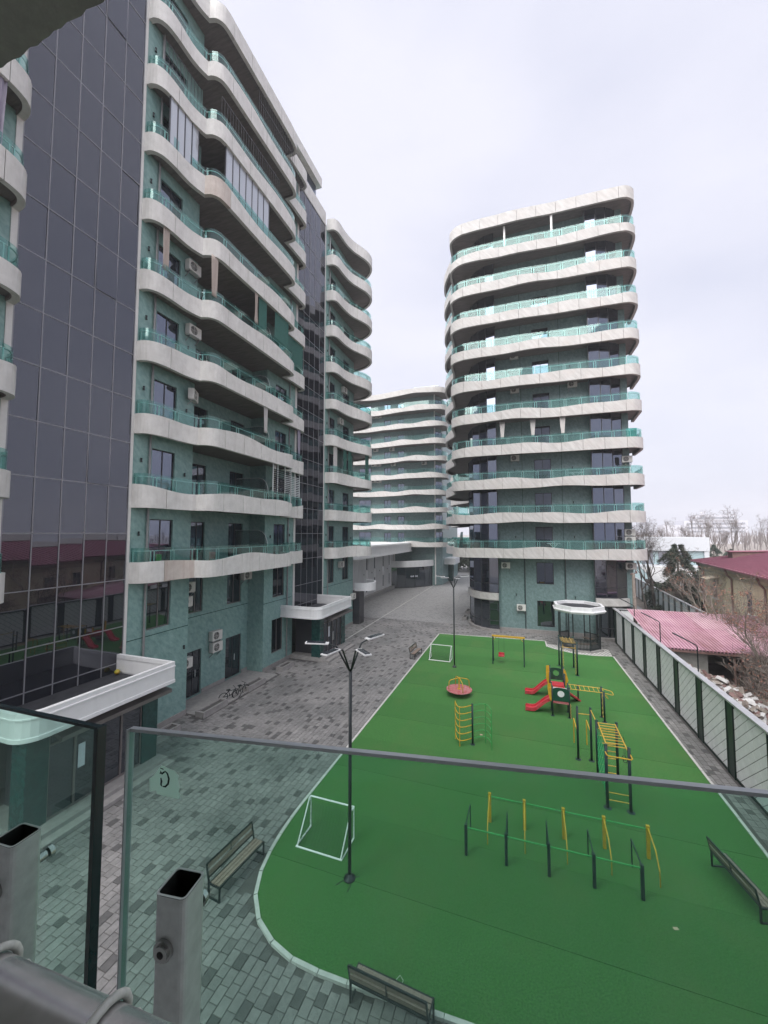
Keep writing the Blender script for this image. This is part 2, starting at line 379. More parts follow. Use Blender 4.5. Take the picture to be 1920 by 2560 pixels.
# ------------------------------------------------------------------ setting: ground, paving, turf
g = MB(); g.add([(-1500, -300, -.03), (1500, -300, -.03), (1500, 2200, -.03), (-1500, 2200, -.03)], [(0, 1, 2, 3)])
struct(g.build('ground', 'soil'))
pav = MB(); pav.add([(-30, -6, -.015), (6.95, -6, -.015), (6.95, 36.4, -.015), (-30, 36.4, -.015)], [(0, 1, 2, 3)], 'ground_dark')
pav.add([(-30, 36.4, -.012), (12.8, 36.4, -.012), (12.8, 110, -.012), (-30, 110, -.012)], [(0, 1, 2, 3)], 'paving_far')
paving = struct(pav.build('pavement'))
EDGE = [(-6.5, 32.36), (-6.5, 10.9), (-6.46, 10.0), (-6.38, 9.3), (-6.27, 8.73), (-6.08, 8.15), (-5.79, 7.72), (-5.4, 7.38), (-4.85, 7.13), (-4.29, 7.01), (-3.6, 7.0), (-1.5, 7.12), (5.9, 7.5), (5.84, 20), (5.8, 30.34)]
NOTCH = [(4.61, 30.1), (3.6, 30.14), (2.91, 30.45), (2.2, 30.91), (1.68, 31.35), (1.66, 32.9)]
TURF = EDGE + NOTCH
turf = struct(MB().prism(TURF, -.012, .006).build('artificial_turf', 'ground_dark'))
def clip(poly, y0, y1):
    def half(P, keep, yy):
        o = []
        for i in range(len(P)):
            a, b = P[i], P[(i + 1) % len(P)]
            ia, ib = keep(a[1]), keep(b[1])
            if ia: o.append(a)
            if ia != ib:
                t = (yy - a[1]) / (b[1] - a[1]); o.append((a[0] + (b[0] - a[0]) * t, yy))
        return o
    P = half(poly, lambda y: y >= y0, y0)
    return half(P, lambda y: y <= y1, y1) if len(P) > 2 else []
y = 6.9; i = 0
while y < 33:
    w = 2.05
    P = clip(TURF, y + .004, y + w - .004)
    if len(P) > 2: MB().prism(P, .007, .03 + .003 * (i % 2)).build('turf_roll', 'turf_alt' if i % 2 else 'turf', turf)
    y += w; i += 1
# kerb stones round the turf
def kerb(path, L=.52, w=.085):
    P = [Vector((*p, 0)) for p in path]; seg = []
    for a, b in zip(P, P[1:]):
        n = max(1, round((b - a).length / .1)); seg += [a.lerp(b, t / n) for t in range(n)]
    seg.append(P[-1]); acc = 0; cur = [seg[0]]
    for a, b in zip(seg, seg[1:]):
        acc += (b - a).length; cur.append(b)
        if acc >= L or b is seg[-1]:
            d = (cur[-1] - cur[0]); l = d.length
            if l > .05:
                d.normalize(); nrm = Vector((-d.y, d.x, 0)); c = (cur[0] + cur[-1]) / 2 + nrm * (-w / 2 - .004)
                m = MB(); j = rnd.uniform(-.004, .004)
                m.obox((c.x, c.y, .012 + j), d, nrm, (0, 0, 1), l / 2 - .006, w / 2, .036)
                m.build('kerb_stone', 'kerb', turf)
            acc = 0; cur = [b]
kerb(EDGE); kerb(NOTCH[:1] + NOTCH[1:]); kerb([NOTCH[-1], EDGE[0]]); kerb([EDGE[-1], NOTCH[0]])

KEEP_OUT = [[(-16, 4), (-12.06, 4), (-12.06, 11.0), (-16, 11.0)], [(-17, 14.1), (-13.72, 14.1), (-13.72, 20.1), (-17, 20.1)], [(-16, 22.6), (-12.6, 22.6), (-12.5, 27.2), (-16, 27.2)]]
NOTCHPOLY = [(1.66, 33.2)] + [p for p in NOTCH[::-1]] + [(5.8, 30.34), (5.95, 33.2)]
cells = []
PX, PY = .2, .29
def fill(x0, x1, y0, y1):
    nx = int((x1 - x0) / PX + .5)
    for ix in range(nx):
        xx = x0 + ix * PX; yy = y0 - (ix % 2) * PY * .5 - rnd.random() * .04; iy = 0; nextdark = rnd.randint(0, 5)
        while yy < y1:
            L_ = PY * rnd.choice((1, 1, 1, .74)); c = (xx + PX / 2, yy + L_ / 2)
            ok = not inside(c, TURF) and not any(inside(c, k) for k in KEEP_OUT)
            if ok:
                ok = not any(inside((c[0] + a, c[1] + b), TURF) for a in (-.14, .14) for b in (-.14, .14))
            if ok:
                iy += 1; dark = (iy + ix * 4) % 9 == 0
                if rnd.random() < .05: dark = not dark and rnd.random() < .3
                cells.append((xx, yy, L_, rnd.uniform(0, .12) if dark else min(1, max(.45, rnd.gauss(.72, .09)))))
            yy += L_
fill(-14.84, -6.44, 5.0, 36.3)
fill(-6.44, 6.6, 5.0, 7.7)
fill(5.9, 6.7, 7.7, 33.6)
fill(-6.44, 6.7, 32.3, 36.2)
def pix(c):
    p = proj((c[0], c[1], 0))
    if p is None or not (0 < p[0] < 1920 and 0 < p[1] < 2560): return 1e9
    return math.hypot(c[0], c[1])
cells.sort(key=pix)
def paver_mesh(L_, tone):
    me = bpy.data.meshes.new('paver'); e = .006; a = .004
    v = [(e, e, -.012), (PX - e, e, -.012), (PX - e, L_ - e, -.012), (e, L_ - e, -.012), (e + a, e + a, 0), (PX - e - a, e + a, 0), (PX - e - a, L_ - e - a, 0), (e + a, L_ - e - a, 0)]
    me.from_pydata(v, [], [(4, 5, 6, 7), (0, 1, 5, 4), (1, 2, 6, 5), (2, 3, 7, 6), (3, 0, 4, 7)])
    at = me.attributes.new('tone', 'FLOAT', 'FACE'); at.data.foreach_set('value', [tone] * 5); me.materials.append(M['paver']); me.update(); return me
lib = {}
for (x, y, L_, t) in cells[:298]:
    key = (L_, round(t * 10))
    if key not in lib: lib[key] = paver_mesh(L_, t)
    o = bpy.data.objects.new('paver', lib[key]); link(o); o.parent = paving; o.location = (x, y, rnd.uniform(-.0015, .0015))
vs, fs, tn = [], [], []
for (x, y, L_, t) in cells[298:]:
    n = len(vs); e = .005; a = .003; dz = rnd.uniform(-.0015, .0015)
    vs += [(x + e, y + e, -.014), (x + PX - e, y + e, -.014), (x + PX - e, y + L_ - e, -.014), (x + e, y + L_ - e, -.014), (x + e + a, y + e + a, dz), (x + PX - e - a, y + e + a, dz), (x + PX - e - a, y + L_ - e - a, dz), (x + e + a, y + L_ - e - a, dz)]
    fs += [tuple(i + n for i in q) for q in ((4, 5, 6, 7), (0, 1, 5, 4), (1, 2, 6, 5), (2, 3, 7, 6), (3, 0, 4, 7))]; tn += [t] * 5
me = bpy.data.meshes.new('pavers'); me.from_pydata(vs, [], fs)
me.attributes.new('tone', 'FLOAT', 'FACE').data.foreach_set('value', tn); me.materials.append(M['paver']); me.update()
o = bpy.data.objects.new('pavers', me); link(o); o.parent = paving; tag(o, kind='stuff')
# honeycomb paving round the pavilion, drain line in the plaza
hx = MB()
for i in range(22):
    for j in range(16):
        x, y = 1.75 + i * .2 + (j % 2) * .1, 30.2 + j * .18
        if inside((x, y), NOTCHPOLY) and y < 32.6:
            hx.prism([(x + .062 * math.cos(R(60 * k + 30)), y + .062 * math.sin(R(60 * k + 30))) for k in range(6)], .006, .009)
tag(MB().prism(NOTCHPOLY[1:-1] + [(5.9, 32.2), (1.7, 32.2)], .0025, .005).build('honeycomb_paving', 'kerb', paving))
tag(hx.build('honeycomb_cells', 'ground_dark', paving), kind='stuff')
dl = MB(); dl.bar((-13.2, 26.5, .004), (-13.35, 62, .004), .07, .01); dl.build('drain_line', 'kerb', paving)

# ------------------------------------------------------------------ building helpers
def pt(ax, c, u, z): return (c, u, z) if ax == 'x' else (u, c, z)
def wall_grid(mb, ax, c, u0, u1, z0, z1, holes, inward, mat=None):
    """wall sheet on plane ax=c with window openings cut out; inward = signed depth of the reveals"""
    us = sorted({u0, u1, *[h[0] for h in holes], *[h[1] for h in holes]}); zs = sorted({z0, z1, *[h[2] for h in holes], *[h[3] for h in holes]})
    us = [u for u in us if u0 <= u <= u1]; zs = [z for z in zs if z0 <= z <= z1]
    for a, b in zip(us, us[1:]):
        run = None
        for d, e in zip(zs, zs[1:]):
            hole = any(h[0] <= (a + b) / 2 <= h[1] and h[2] <= (d + e) / 2 <= h[3] for h in holes)
            if hole:
                if run: mb.add([pt(ax, c, a, run[0]), pt(ax, c, b, run[0]), pt(ax, c, b, run[1]), pt(ax, c, a, run[1])], [(0, 1, 2, 3)], mat)
                run = None
            else: run = (run[0], e) if run else (d, e)
        if run: mb.add([pt(ax, c, a, run[0]), pt(ax, c, b, run[0]), pt(ax, c, b, run[1]), pt(ax, c, a, run[1])], [(0, 1, 2, 3)], mat)
    for h in holes:
        q = [(h[0], h[2]), (h[1], h[2]), (h[1], h[3]), (h[0], h[3])]
        for i in range(4):
            a, b = q[i], q[(i + 1) % 4]
            mb.add([pt(ax, c, *a), pt(ax, c, *b), pt(ax, c + inward, *b), pt(ax, c + inward, *a)], [(0, 1, 2, 3)], mat)
def window(bld, ax, c, u0, u1, z0, z1, inward, n=2, transom=None, glass='window_glass', fmat='frame_dark', name='window', fw=.045, sill=False):
    """frame in an opening (part) with its panes (sub-parts), set back in the wall"""
    d = .07; s = 1 if inward > 0 else -1; a, b = c + inward * .55, c + inward * .55 + s * d
    lo, hi = min(a, b), max(a, b)
    def bx(m, ua, ub, za, zb, l=lo, h=hi):
        if ax == 'x': m.box(l, ua, za, h, ub, zb)
        else: m.box(ua, l, za, ub, h, zb)
    m = MB(); bx(m, u0 + .002, u0 + fw, z0 + .002, z1 - .002); bx(m, u1 - fw, u1 - .002, z0 + .002, z1 - .002); bx(m, u0 + fw, u1 - fw, z1 - fw, z1 - .003); bx(m, u0 + fw, u1 - fw, z0 + .003, z0 + fw)
    w = (u1 - u0 - fw) / n; iu = [u0 + fw / 2 + w * i for i in range(n + 1)]
    zz = [z0 + fw, z1 - fw]
    if transom: zz = [z0 + fw, z0 + transom - fw * .4, z0 + transom + fw * .4, z1 - fw]; bx(m, u0 + fw, u1 - fw, zz[1], zz[2], lo + .004, hi - .004)
    for u in iu[1:-1]: bx(m, u - fw * .45, u + fw * .45, z0 + fw, z1 - fw, lo + .002, hi - .002)
    if sill: bx(m, u0 - .05, u1 + .05, z0 - .05, z0 - .001, min(c - s * .05, hi), max(c - s * .05, lo + .02))
    f = m.build(name, fmat, bld)
    for i in range(n):
        for k in range(0, len(zz), 2):
            p = MB(); t = rnd.uniform(-.004, .004); q = lo + .03 + t
            bx(p, iu[i] + fw * .3, iu[i + 1] - fw * .3, zz[k] - .01, zz[k + 1] + .01, q, q + .012)
            p.build('pane', glass if isinstance(glass, str) else glass[i % len(glass)], f)
    return f
def bay(bld, pts, z0, z1, n, transom=None, glass='window_glass', fmat='frame_dark', name='bay_window'):
    """glazed bay following a curved plan: corner posts, rails and one pane per bay"""
    m = MB(); P = [Vector((*p, 0)) for p in pts]
    lv = [z0 + .03, z1 - .03] + ([z0 + transom] if transom else [])
    for p in P: m.box(p.x - .03, p.y - .03, z0, p.x + .03, p.y + .03, z1)
    for a, b in zip(P, P[1:]):
        for z in lv: m.bar((a.x, a.y, z), (b.x, b.y, z), .055, .055)
    f = m.build(name, fmat, bld)
    for a, b in zip(P, P[1:]):
        q = MB(); q.bar((a.x, a.y, (z0 + z1) / 2), (b.x, b.y, (z0 + z1) / 2), .012, z1 - z0 - .02)
        q.build('pane', glass, f)
    return f
def offset(P, N, d): return [Vector((p.x + n.x * d, p.y + n.y * d, 0)) for p, n in zip(P, N)]
def outline(segs, step=.16):
    """smooth each run of points, keep corners between runs; returns runs of points and inward normals"""
    runs = []
    for s_ in segs:
        P = cr(s_, step); N = []
        for i in range(len(P)):
            d = P[min(i + 1, len(P) - 1)] - P[max(i - 1, 0)]; d.normalize(); N.append(Vector((-d.y, d.x, 0)))
        runs.append((P, N))
    for (Pa, Na), (Pb, Nb) in zip(runs, runs[1:]):      # mitre the corner
        nm = (Na[-1] + Nb[0]); nm = nm.normalized() / max(.55, nm.normalized().dot(Na[-1])); Na[-1] = nm; Nb[0] = nm
    return runs
def strip(m, A, B, za0, za1, zb0, zb1):
    """closed band between plan curves A (outer) and B (inner) with per-point bottom/top heights"""
    n = len(A); vs = []
    for i in range(n):
        vs += [(A[i].x, A[i].y, za0[i]), (A[i].x, A[i].y, za1[i]), (B[i].x, B[i].y, zb1[i]), (B[i].x, B[i].y, zb0[i])]
    fs = []
    for i in range(n - 1):
        a, b = i * 4, i * 4 + 4
        fs += [(a, b, b + 1, a + 1), (a + 1, b + 1, b + 2, a + 2), (a + 2, b + 2, b + 3, a + 3), (a + 3, b + 3, b, a)]
    fs += [(0, 1, 2, 3), ((n - 1) * 4 + 3, (n - 1) * 4 + 2, (n - 1) * 4 + 1, (n - 1) * 4)]
    m.add(vs, fs)
def balcony(bld, segs, close, zb, seed, top=.86, rail=1.45, mat='concrete', plen=1.4, wave=.13, bwave=0., glass=True, step=.16, roof=False, glen=1.15, flip=1, pinks=(), detail=True, th=.19, sof=.14):
    """one floor's wavy parapet band: slab and soffit (part) > parapet panels, glass panes and rail (sub-parts)"""
    r = random.Random(seed); ph = [r.uniform(0, 6.28) for _ in range(4)]
    def hgt(s): return top + wave * (math.sin(s * .75 + ph[0]) * .65 + math.sin(s * 1.35 + ph[1]) * .5)
    def bot(s): return bwave * max(0, math.sin(s * .55 + ph[2])) ** 2
    runs = outline(segs, step); outer = []
    for P, N in runs: outer += offset(P, N, flip * .07)
    poly = [(p.x, p.y) for p in outer] + list(close)
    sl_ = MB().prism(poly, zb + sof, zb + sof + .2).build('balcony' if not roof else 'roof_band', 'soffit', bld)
    S = 0; inner_all = []; pi = 0
    for P, N in runs:
        s = [S]
        for a, b in zip(P, P[1:]): s.append(s[-1] + (b - a).length)
        Ltot = s[-1] - s[0]; n = max(1, round(Ltot / plen)); B = offset(P, N, flip * th)
        def at(arr, x):
            for i in range(len(s) - 1):
                if s[i] <= x <= s[i + 1] + 1e-6:
                    t = (x - s[i]) / max(1e-6, s[i + 1] - s[i]); return arr[i].lerp(arr[i + 1], t)
            return arr[-1].copy()
        for i in range(n):
            a, b = s[0] + Ltot * i / n, s[0] + Ltot * (i + 1) / n
            a += .011 if i else 0; b -= .011 if i < n - 1 else 0
            xs = [a] + [q for q in s if a + .02 < q < b - .02] + [b]
            m = MB(); A_ = [at(P, x) for x in xs]; B_ = [at(B, x) for x in xs]
            jz = 0
            z0 = [zb + bot(x) for x in xs]; z1 = [zb + hgt(x) if not roof else zb + top for x in xs]
            strip(m, A_, B_, z0, z1, z0, z1)
            m.build('parapet_panel', 'concrete_pink' if pi in pinks else mat, sl_); pi += 1
        # inner lining closes the joints
        if detail:
            L0, L1 = offset(P, N, flip * (th + .004)), offset(P, N, flip * (th + .03))
            m = MB(); zz0 = [zb + .02 + bot(x) for x in s]; zz1 = [zb + hgt(x) - .03 if not roof else zb + top - .03 for x in s]
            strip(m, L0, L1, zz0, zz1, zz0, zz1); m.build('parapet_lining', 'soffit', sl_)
        if glass and not roof:
            G0, G1 = offset(P, N, flip * .085), offset(P, N, flip * .10); ng = max(1, round(Ltot / glen)); rl = MB()
            for i in range(ng):
                a, b = s[0] + Ltot * i / ng + .02, s[0] + Ltot * (i + 1) / ng - .02
                xs = [a] + [q for q in s if a + .02 < q < b - .02] + [b]
                m = MB(); A_ = [at(G0, x) for x in xs]; B_ = [at(G1, x) for x in xs]
                z0 = [zb + hgt(x) - .05 for x in xs]; z1 = [zb + rail] * len(xs)
                strip(m, A_, B_, z0, z1, z0, z1); m.build('glass_pane', 'balcony_glass', sl_)
                if detail:
                    for x in (a + .06, b - .06):
                        q = at(offset(P, N, flip * .125), x); rl.box(q.x - .018, q.y - .018, zb + hgt(x) - .05, q.x + .018, q.y + .018, zb + rail - .12)
            if detail:
                C = offset(P, N, flip * .125); rl.tube([(q.x, q.y, zb + rail - .13) for q in C], .021, 4)
                rl.build('handrail', 'rail_metal', sl_)
        S = s[-1]
    return sl_
def ac_unit():
    t = thing('air_conditioner', 'x', 'air conditioner')
    # front faces +X of the unit
    part('casing', 'ac_white', t, lambda m: (m.box(-.14, -.36, 0, .12, .36, .5), m.box(.12, -.34, .02, .126, .16, .48), m.box(-.12, -.3, -.03, .1, -.26, 0), m.box(-.12, .26, -.03, .1, .3, 0)))
    def fan(m):
        pr = [(0, 0)]
        for k in range(18):
            a = R(20 * k); pr.append((math.cos(a) * .2, math.sin(a) * .2))
        for k in range(18):
            a, b = pr[1 + k], pr[1 + (k + 1) % 18]
            m.add([(.1275, -.09, .25), (.1275, -.09 + a[0], .25 + a[1]), (.1275, -.09 + b[0], .25 + b[1])], [(0, 1, 2)])
    part('fan_opening', 'ac_dark', t, fan)
    def gr(m):
        for k in range(1, 6):
            rr = .035 * k; m.tube([(.131, -.09 + math.cos(R(30 * q)) * rr, .25 + math.sin(R(30 * q)) * rr) for q in range(12)], .004, 3, closed=True)
        m.box(.129, -.29, .245, .134, .11, .255); m.box(.129, -.095, .05, .134, -.085, .45)
    part('grille', 'ac_white', t, gr)
    part('bracket', 'pipe_grey', t, lambda m: (m.box(-.2, -.3, -.05, .1, -.26, -.03), m.box(-.2, .26, -.05, .1, .3, -.03), m.bar((-.19, -.28, -.28), (.05, -.28, -.05), .03, .03), m.bar((-.19, .28, -.28), (.05, .28, -.05), .03, .03)))
    return t
AC = ac_unit(); AC_used = [False]
def put_ac(x, y, z, rot, label, group=None, s=1.):
    if not AC_used[0]:
        o = AC; AC_used[0] = True; o.location = (x, y, z); o.rotation_euler = (0, 0, rot)
    else: o = copy_tree(AC, None, loc=(x, y, z), rotz=rot)
    o.scale = (s, s, s); o['label'] = label; o['group'] = 'outdoor air conditioner units on the facades'
def wall_lamp(bld, pts, ax, sgn):
    for (x, y, z) in pts:
        m = MB(); dx, dy = (sgn, 0) if ax == 'x' else (0, sgn)
        m.lathe((x + dx * .06, y + dy * .06, z), [(.03, -.09), (.045, -.085), (.03, -.02), (.03, .02), (.045, .085), (.03, .09)], 8)
        m.box(x - .012 + min(0, dx * .05), y - .012 + min(0, dy * .05), z - .015, x + .012 + max(0, dx * .05), y + .012 + max(0, dy * .05), z + .015)
        m.build('wall_lamp', 'metal_dark', bld)
def drainpipe(bld, x, y, z0, z1, mat='pipe_grey', r=.045):
    m = MB(); m.tube([(x, y, z0), (x, y, z1)], r, 8)
    z = z0 + .6
    while z < z1: m.tube([(x, y, z), (x, y, z + .05)], r * 1.3, 8); z += 3
    m.build('drainpipe', mat, bld)

# ------------------------------------------------------------------ left apartment block
WX, RX = -14.84, -16.0
ZA = [6.40 + 3.052 * k for k in range(10)]
A = thing('apartment_block', 'long green stone apartment block with wavy pale balconies and dark glass stairwells on the left', 'building', (WX, 17, 0))
def zwin(k): return ZA[k] + .34, ZA[k] + 2.62
cols_front = [(12.07, 13.24), (20.81, 22.06)]; cols_rec = [(15.34, 16.28), (18.08, 19.28)]
holes1, holes2, holesB = [], [], []
for u in cols_front: holes1.append((*u, 4.33, 6.3))
holes1.append((20.77, 22.0, .84, 2.95))
for u in cols_rec: holes2.append((*u, 4.3, 6.3))
holes2 += [(15.34, 16.28, .06, 2.36), (18.06, 19.35, .06, 2.4)]
colsB = [(28.2, 29.3), (30.9, 32.2)]
for u in colsB: holesB.append((*u, 4.3, 6.3))
for k in range(9):
    a, b = zwin(k)
    holes1 += [(*u, a, b) for u in cols_front]; holes2 += [(*u, a, b) for u in cols_rec]; holesB += [(*u, a, b) for u in colsB]
TOPA = ZA[9] + .4
m = MB()
h1a = [h for h in holes1 if h[0] < 15]; h1b = [h for h in holes1 if h[0] > 15]
wall_grid(m, 'x', WX, 11.2, 14.24, 0, TOPA, h1a, -.14); wall_grid(m, 'x', WX, 19.9, 23.07, 0, TOPA, h1b, -.14); wall_grid(m, 'x', RX, 14.24, 19.9, 0, TOPA, holes2, -.14)
wall_grid(m, 'x', WX, 27.4, 33.2, 0, TOPA, holesB, -.14)
m.add([(WX, 14.24, 0), (RX, 14.24, 0), (RX, 14.24, TOPA), (WX, 14.24, TOPA), (WX, 19.9, 0), (RX, 19.9, 0), (RX, 19.9, TOPA), (WX, 19.9, TOPA), (WX, 33.2, 0), (-24, 33.2, 0), (-24, 33.2, TOPA), (WX, 33.2, TOPA)],
      [(0, 1, 2, 3), (4, 5, 6, 7), (8, 9, 10, 11)])
m.add([(WX, -2, 0), (WX, 7.0, 0), (WX, 7.0, TOPA), (WX, -2, TOPA)], [(0, 1, 2, 3)])
m.add([(WX + .0, -2, TOPA), (WX, 33.2, TOPA), (-26, 33.2, TOPA), (-26, -2, TOPA), (-26, -2, 0), (-26, 33.2, 0), (WX, -2, 0)], [(0, 1, 2, 3), (2, 5, 4, 3), (0, 3, 4, 6)])
m.build('wall', 'marble_green', A)
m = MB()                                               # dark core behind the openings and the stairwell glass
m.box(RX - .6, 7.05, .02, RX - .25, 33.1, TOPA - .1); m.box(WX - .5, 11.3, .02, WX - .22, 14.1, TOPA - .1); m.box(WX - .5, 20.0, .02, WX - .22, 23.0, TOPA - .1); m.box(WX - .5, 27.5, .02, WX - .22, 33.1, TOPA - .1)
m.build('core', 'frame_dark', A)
for (a, b) in ((11.2, 14.24), (19.9, 22.9), (27.4, 33.2)): part('wall_groove', 'marble_dark', A, lambda m: m.box(WX + .001, a, 4.08, WX + .008, b, 4.11))
part('wall_groove', 'marble_dark', A, lambda m: m.box(RX + .001, 14.25, 4.08, RX + .008, 19.89, 4.11))
for (x, a, b) in ((WX, 11.2, 14.24), (WX, 19.9, 23.07), (WX, 27.4, 33.2), (RX, 14.26, 15.3), (RX, 16.32, 18.02), (RX, 19.39, 19.88)):
    part('plinth', 'plinth', A, lambda m: m.box(x + .002, a, 0, x + .05, b, .24))
# windows: one set per floor
protos = []
for (u, c) in [(u, WX) for u in cols_front + colsB] + [(u, RX) for u in cols_rec]:
    a, b = zwin(0); protos.append(window(A, 'x', c, *u, a, b, -.14, 2, fmat='frame_dark'))
for k in range(1, 9):
    for w_ in protos: copy_tree(w_, A, dz=ZA[k] - ZA[0])
for (u, c) in [(u, WX) for u in cols_front + colsB] + [(u, RX) for u in cols_rec]: window(A, 'x', c, *u, 4.33 if c == WX and u in cols_front else 4.3, 6.3, -.14, 2, transom=None, glass='window_glass_dark', fmat='frame_brown')
window(A, 'x', WX, 20.77, 22.0, .84, 2.95, -.14, 2, glass='window_glass_dark', fmat='frame_brown')
for (a, b, z1) in ((15.34, 16.28, 2.36), (18.06, 19.35, 2.4)):
    d_ = window(A, 'x', RX, a, b, .06, z1, -.14, 2, glass='window_glass_dark', fmat='frame_dark', name='door')
    part('handle', 'rail_metal', d_, lambda m: m.box(RX + .0, (a + b) / 2 + .06, 1.0, RX + .03, (a + b) / 2 + .08, 1.35))
wall_lamp(A, [(WX, 11.55, 3.0), (WX, 14.0, 3.15), (WX, 22.7, 3.4), (WX, 27.7, 3.4)] + [(WX, 11.55, ZA[k] + 2.0) for k in range(9)] + [(WX, 13.75, ZA[k] + 1.7) for k in (1, 2, 3)] + [(WX, 20.4, ZA[k] + 1.8) for k in range(4)] + [(WX, 22.55, ZA[k] + 1.9) for k in range(4)] + [(WX, 27.75, ZA[k] + 1.9) for k in range(9)] + [(WX, 32.6, ZA[k] + 1.6) for k in (0, 1)], 'x', 1)
drainpipe(A, WX + .08, 11.92, .1, 33.6); drainpipe(A, WX + .08, 22.32, .1, 33.6); drainpipe(A, WX + .08, 28.05, .3, 33.6)
# white strips either side of the stairwell glazing
for (a, b) in ((6.93, 7.1), (11.09, 11.2), (23.07, 23.27), (27.28, 27.4)):
    part('corner_strip', 'strip_white', A, lambda m: m.box(WX - .1, a, 3.0, WX + .03, b, TOPA))
# stairwell curtain walls
def curtain(ys, zs, openp=()):
    m = MB()
    for y in ys: m.box(WX - .06, y - .017, zs[0], WX + .022, y + .017, zs[-1])
    for z in zs: m.box(WX - .06, ys[0], z - .017, WX + .020, ys[-1], z + .017)
    m.build('mullion_grid', 'mullion', A)
    for i in range(len(ys) - 1):
        for j in range(len(zs) - 1):
            a, b, c, d = ys[i] + .018, ys[i + 1] - .018, zs[j] + .018, zs[j + 1] - .018
            t = [rnd.gauss(0, .005) for _ in range(2)]; op = (i, j) in openp
            def X(yy, zz): return WX + .006 + t[0] * (yy - a) / (b - a) + t[1] * (zz - c) / (d - c) + (.045 * (d - zz) / (d - c) if op else 0)
            q = MB(); f = [(X(yy, zz), yy, zz) for yy, zz in ((a, c), (b, c), (b, d), (a, d))]; k = [(x - .02, yy, zz) for x, yy, zz in f]
            q.add(f + k, [(0, 1, 2, 3), (7, 6, 5, 4), (0, 4, 5, 1), (1, 5, 6, 2), (2, 6, 7, 3), (3, 7, 4, 0)])
            q.build('curtain_pane', 'curtain_glass', A)
rows = [3.0, 3.38] + [4.75 + 1.83 * n for n in range(17)]
curtain([7.12, 7.9, 8.69, 9.48, 10.28, 11.08], rows, openp=((3, 15), (3, 9), (3, 5)))
curtain([23.3, 24.1, 24.89, 25.68, 26.47, 27.26], rows, openp=((2, 13),))
part('roof_cap', 'concrete', A, lambda m: m.box(WX - .4, 7.1, 34.05, WX + .05, 11.08, 35.0)); part('roof_cap', 'concrete', A, lambda m: m.box(WX - .4, 23.28, 34.05, WX + .05, 27.27, 35.2))
# roof stair house over the second stairwell
sh = part('stair_house', 'window_glass', A, lambda m: m.box(-19, 22.9, 34.27, -15.5, 26.8, 37.3)); part('stair_house_roof', 'concrete', sh, lambda m: m.box(-19.3, 22.5, 37.3, -15.1, 27.1, 38.1))
# balcony bands
SEG_A = [[(WX, 11.2), (-14.63, 11.23), (-14.41, 11.34), (-14.25, 11.56), (-14.18, 11.82), (-14.15, 12.2), (-14.16, 12.96), (-14.09, 13.4), (-14.0, 13.71)],
         [(-14.0, 13.71), (-13.71, 13.81), (-13.49, 14.04), (-13.40, 14.36), (-13.39, 15), (-13.39, 17), (-13.40, 19.6), (-13.41, 20.15), (-13.44, 20.53), (-13.54, 20.87), (-13.74, 21.07), (-14.0, 21.11), (-14.25, 21.12)],
         [(-14.25, 21.12), (-14.21, 21.7), (-14.20, 22.9), (-14.24, 23.28), (-14.36, 23.5), (-14.56, 23.6), (WX, 23.6)]]
CL_A = [(WX + .01, 23.0), (WX + .01, 19.9), (RX + .01, 19.9), (RX + .01, 14.24), (WX + .01, 14.24), (WX + .01, 11.22)]
SEG_B = [[(WX, 27.53), (-14.41, 27.58), (-14.19, 27.69), (-14.05, 27.92), (-13.97, 28.26), (-13.95, 28.85), (-13.9, 29.5), (-13.79, 30.1), (-13.64, 30.61), (-13.44, 31.03), (-13.24, 31.47), (-13.04, 31.92), (-12.93, 32.39), (-12.91, 32.95), (-13.04, 33.42), (-13.35, 33.89), (-13.85, 34.34), (-14.6, 34.7), (-15.6, 34.9), (-18, 34.9)]]
CL_B = [(-18, 33.21), (WX + .01, 33.21), (WX + .01, 27.56)]
SEG_C = [[(-14.3, 0.5), (-13.95, 2), (-13.86, 4), (-13.85, 5.6), (-13.86, 6.2), (-13.94, 6.62), (-14.09, 6.88), (-14.35, 7.04), (-14.6, 7.1), (WX, 7.12)]]
CL_C = [(WX + .01, 7.08), (WX + .01, .5)]
for k in range(10):
    rf = k == 9; tp = (.95 if rf else .86)
    balcony(A, SEG_A, CL_A, ZA[k], 40 + k, tp, 1.42, 'concrete', wave=.12 if k not in (3,) else .1, bwave=0, roof=rf, pinks=(2,) if k == 6 else ((1,) if k == 0 else ()))
    balcony(A, SEG_B, CL_B, ZA[k], 70 + k, tp, 1.42, 'concrete', wave=.1, bwave=.0, roof=rf)
    balcony(A, SEG_C, CL_C, ZA[k], 90 + k, tp, 1.42, 'concrete', wave=.1, roof=rf)
# partition screens on some balconies (curved frosted sheets)
for k in (0, 1, 2, 3, 4):
    z = ZA[k] + .25; prof = [(-15.9, z), (-15.9, z + 1.95), (-14.3, z + 1.95), (-14.0, z + 1.85), (-13.8, z + 1.65), (-13.68, z + 1.35), (-13.62, z + .95), (-13.62, z)]
    m = MB(); n = len(prof); yy = 18.55
    m.add([(x, yy, zz) for x, zz in prof] + [(x, yy + .02, zz) for x, zz in prof], [tuple(range(n)), tuple(range(2 * n - 1, n - 1, -1))] + [(i, i + n, (i + 1) % n + n, (i + 1) % n) for i in range(n)])
    s_ = m.build('partition_screen', 'frosted_glass', A)
    part('screen_edge', 'rail_metal', s_, lambda m: m.tube([(x, yy + .01, zz) for x, zz in prof[1:]], .014, 4))
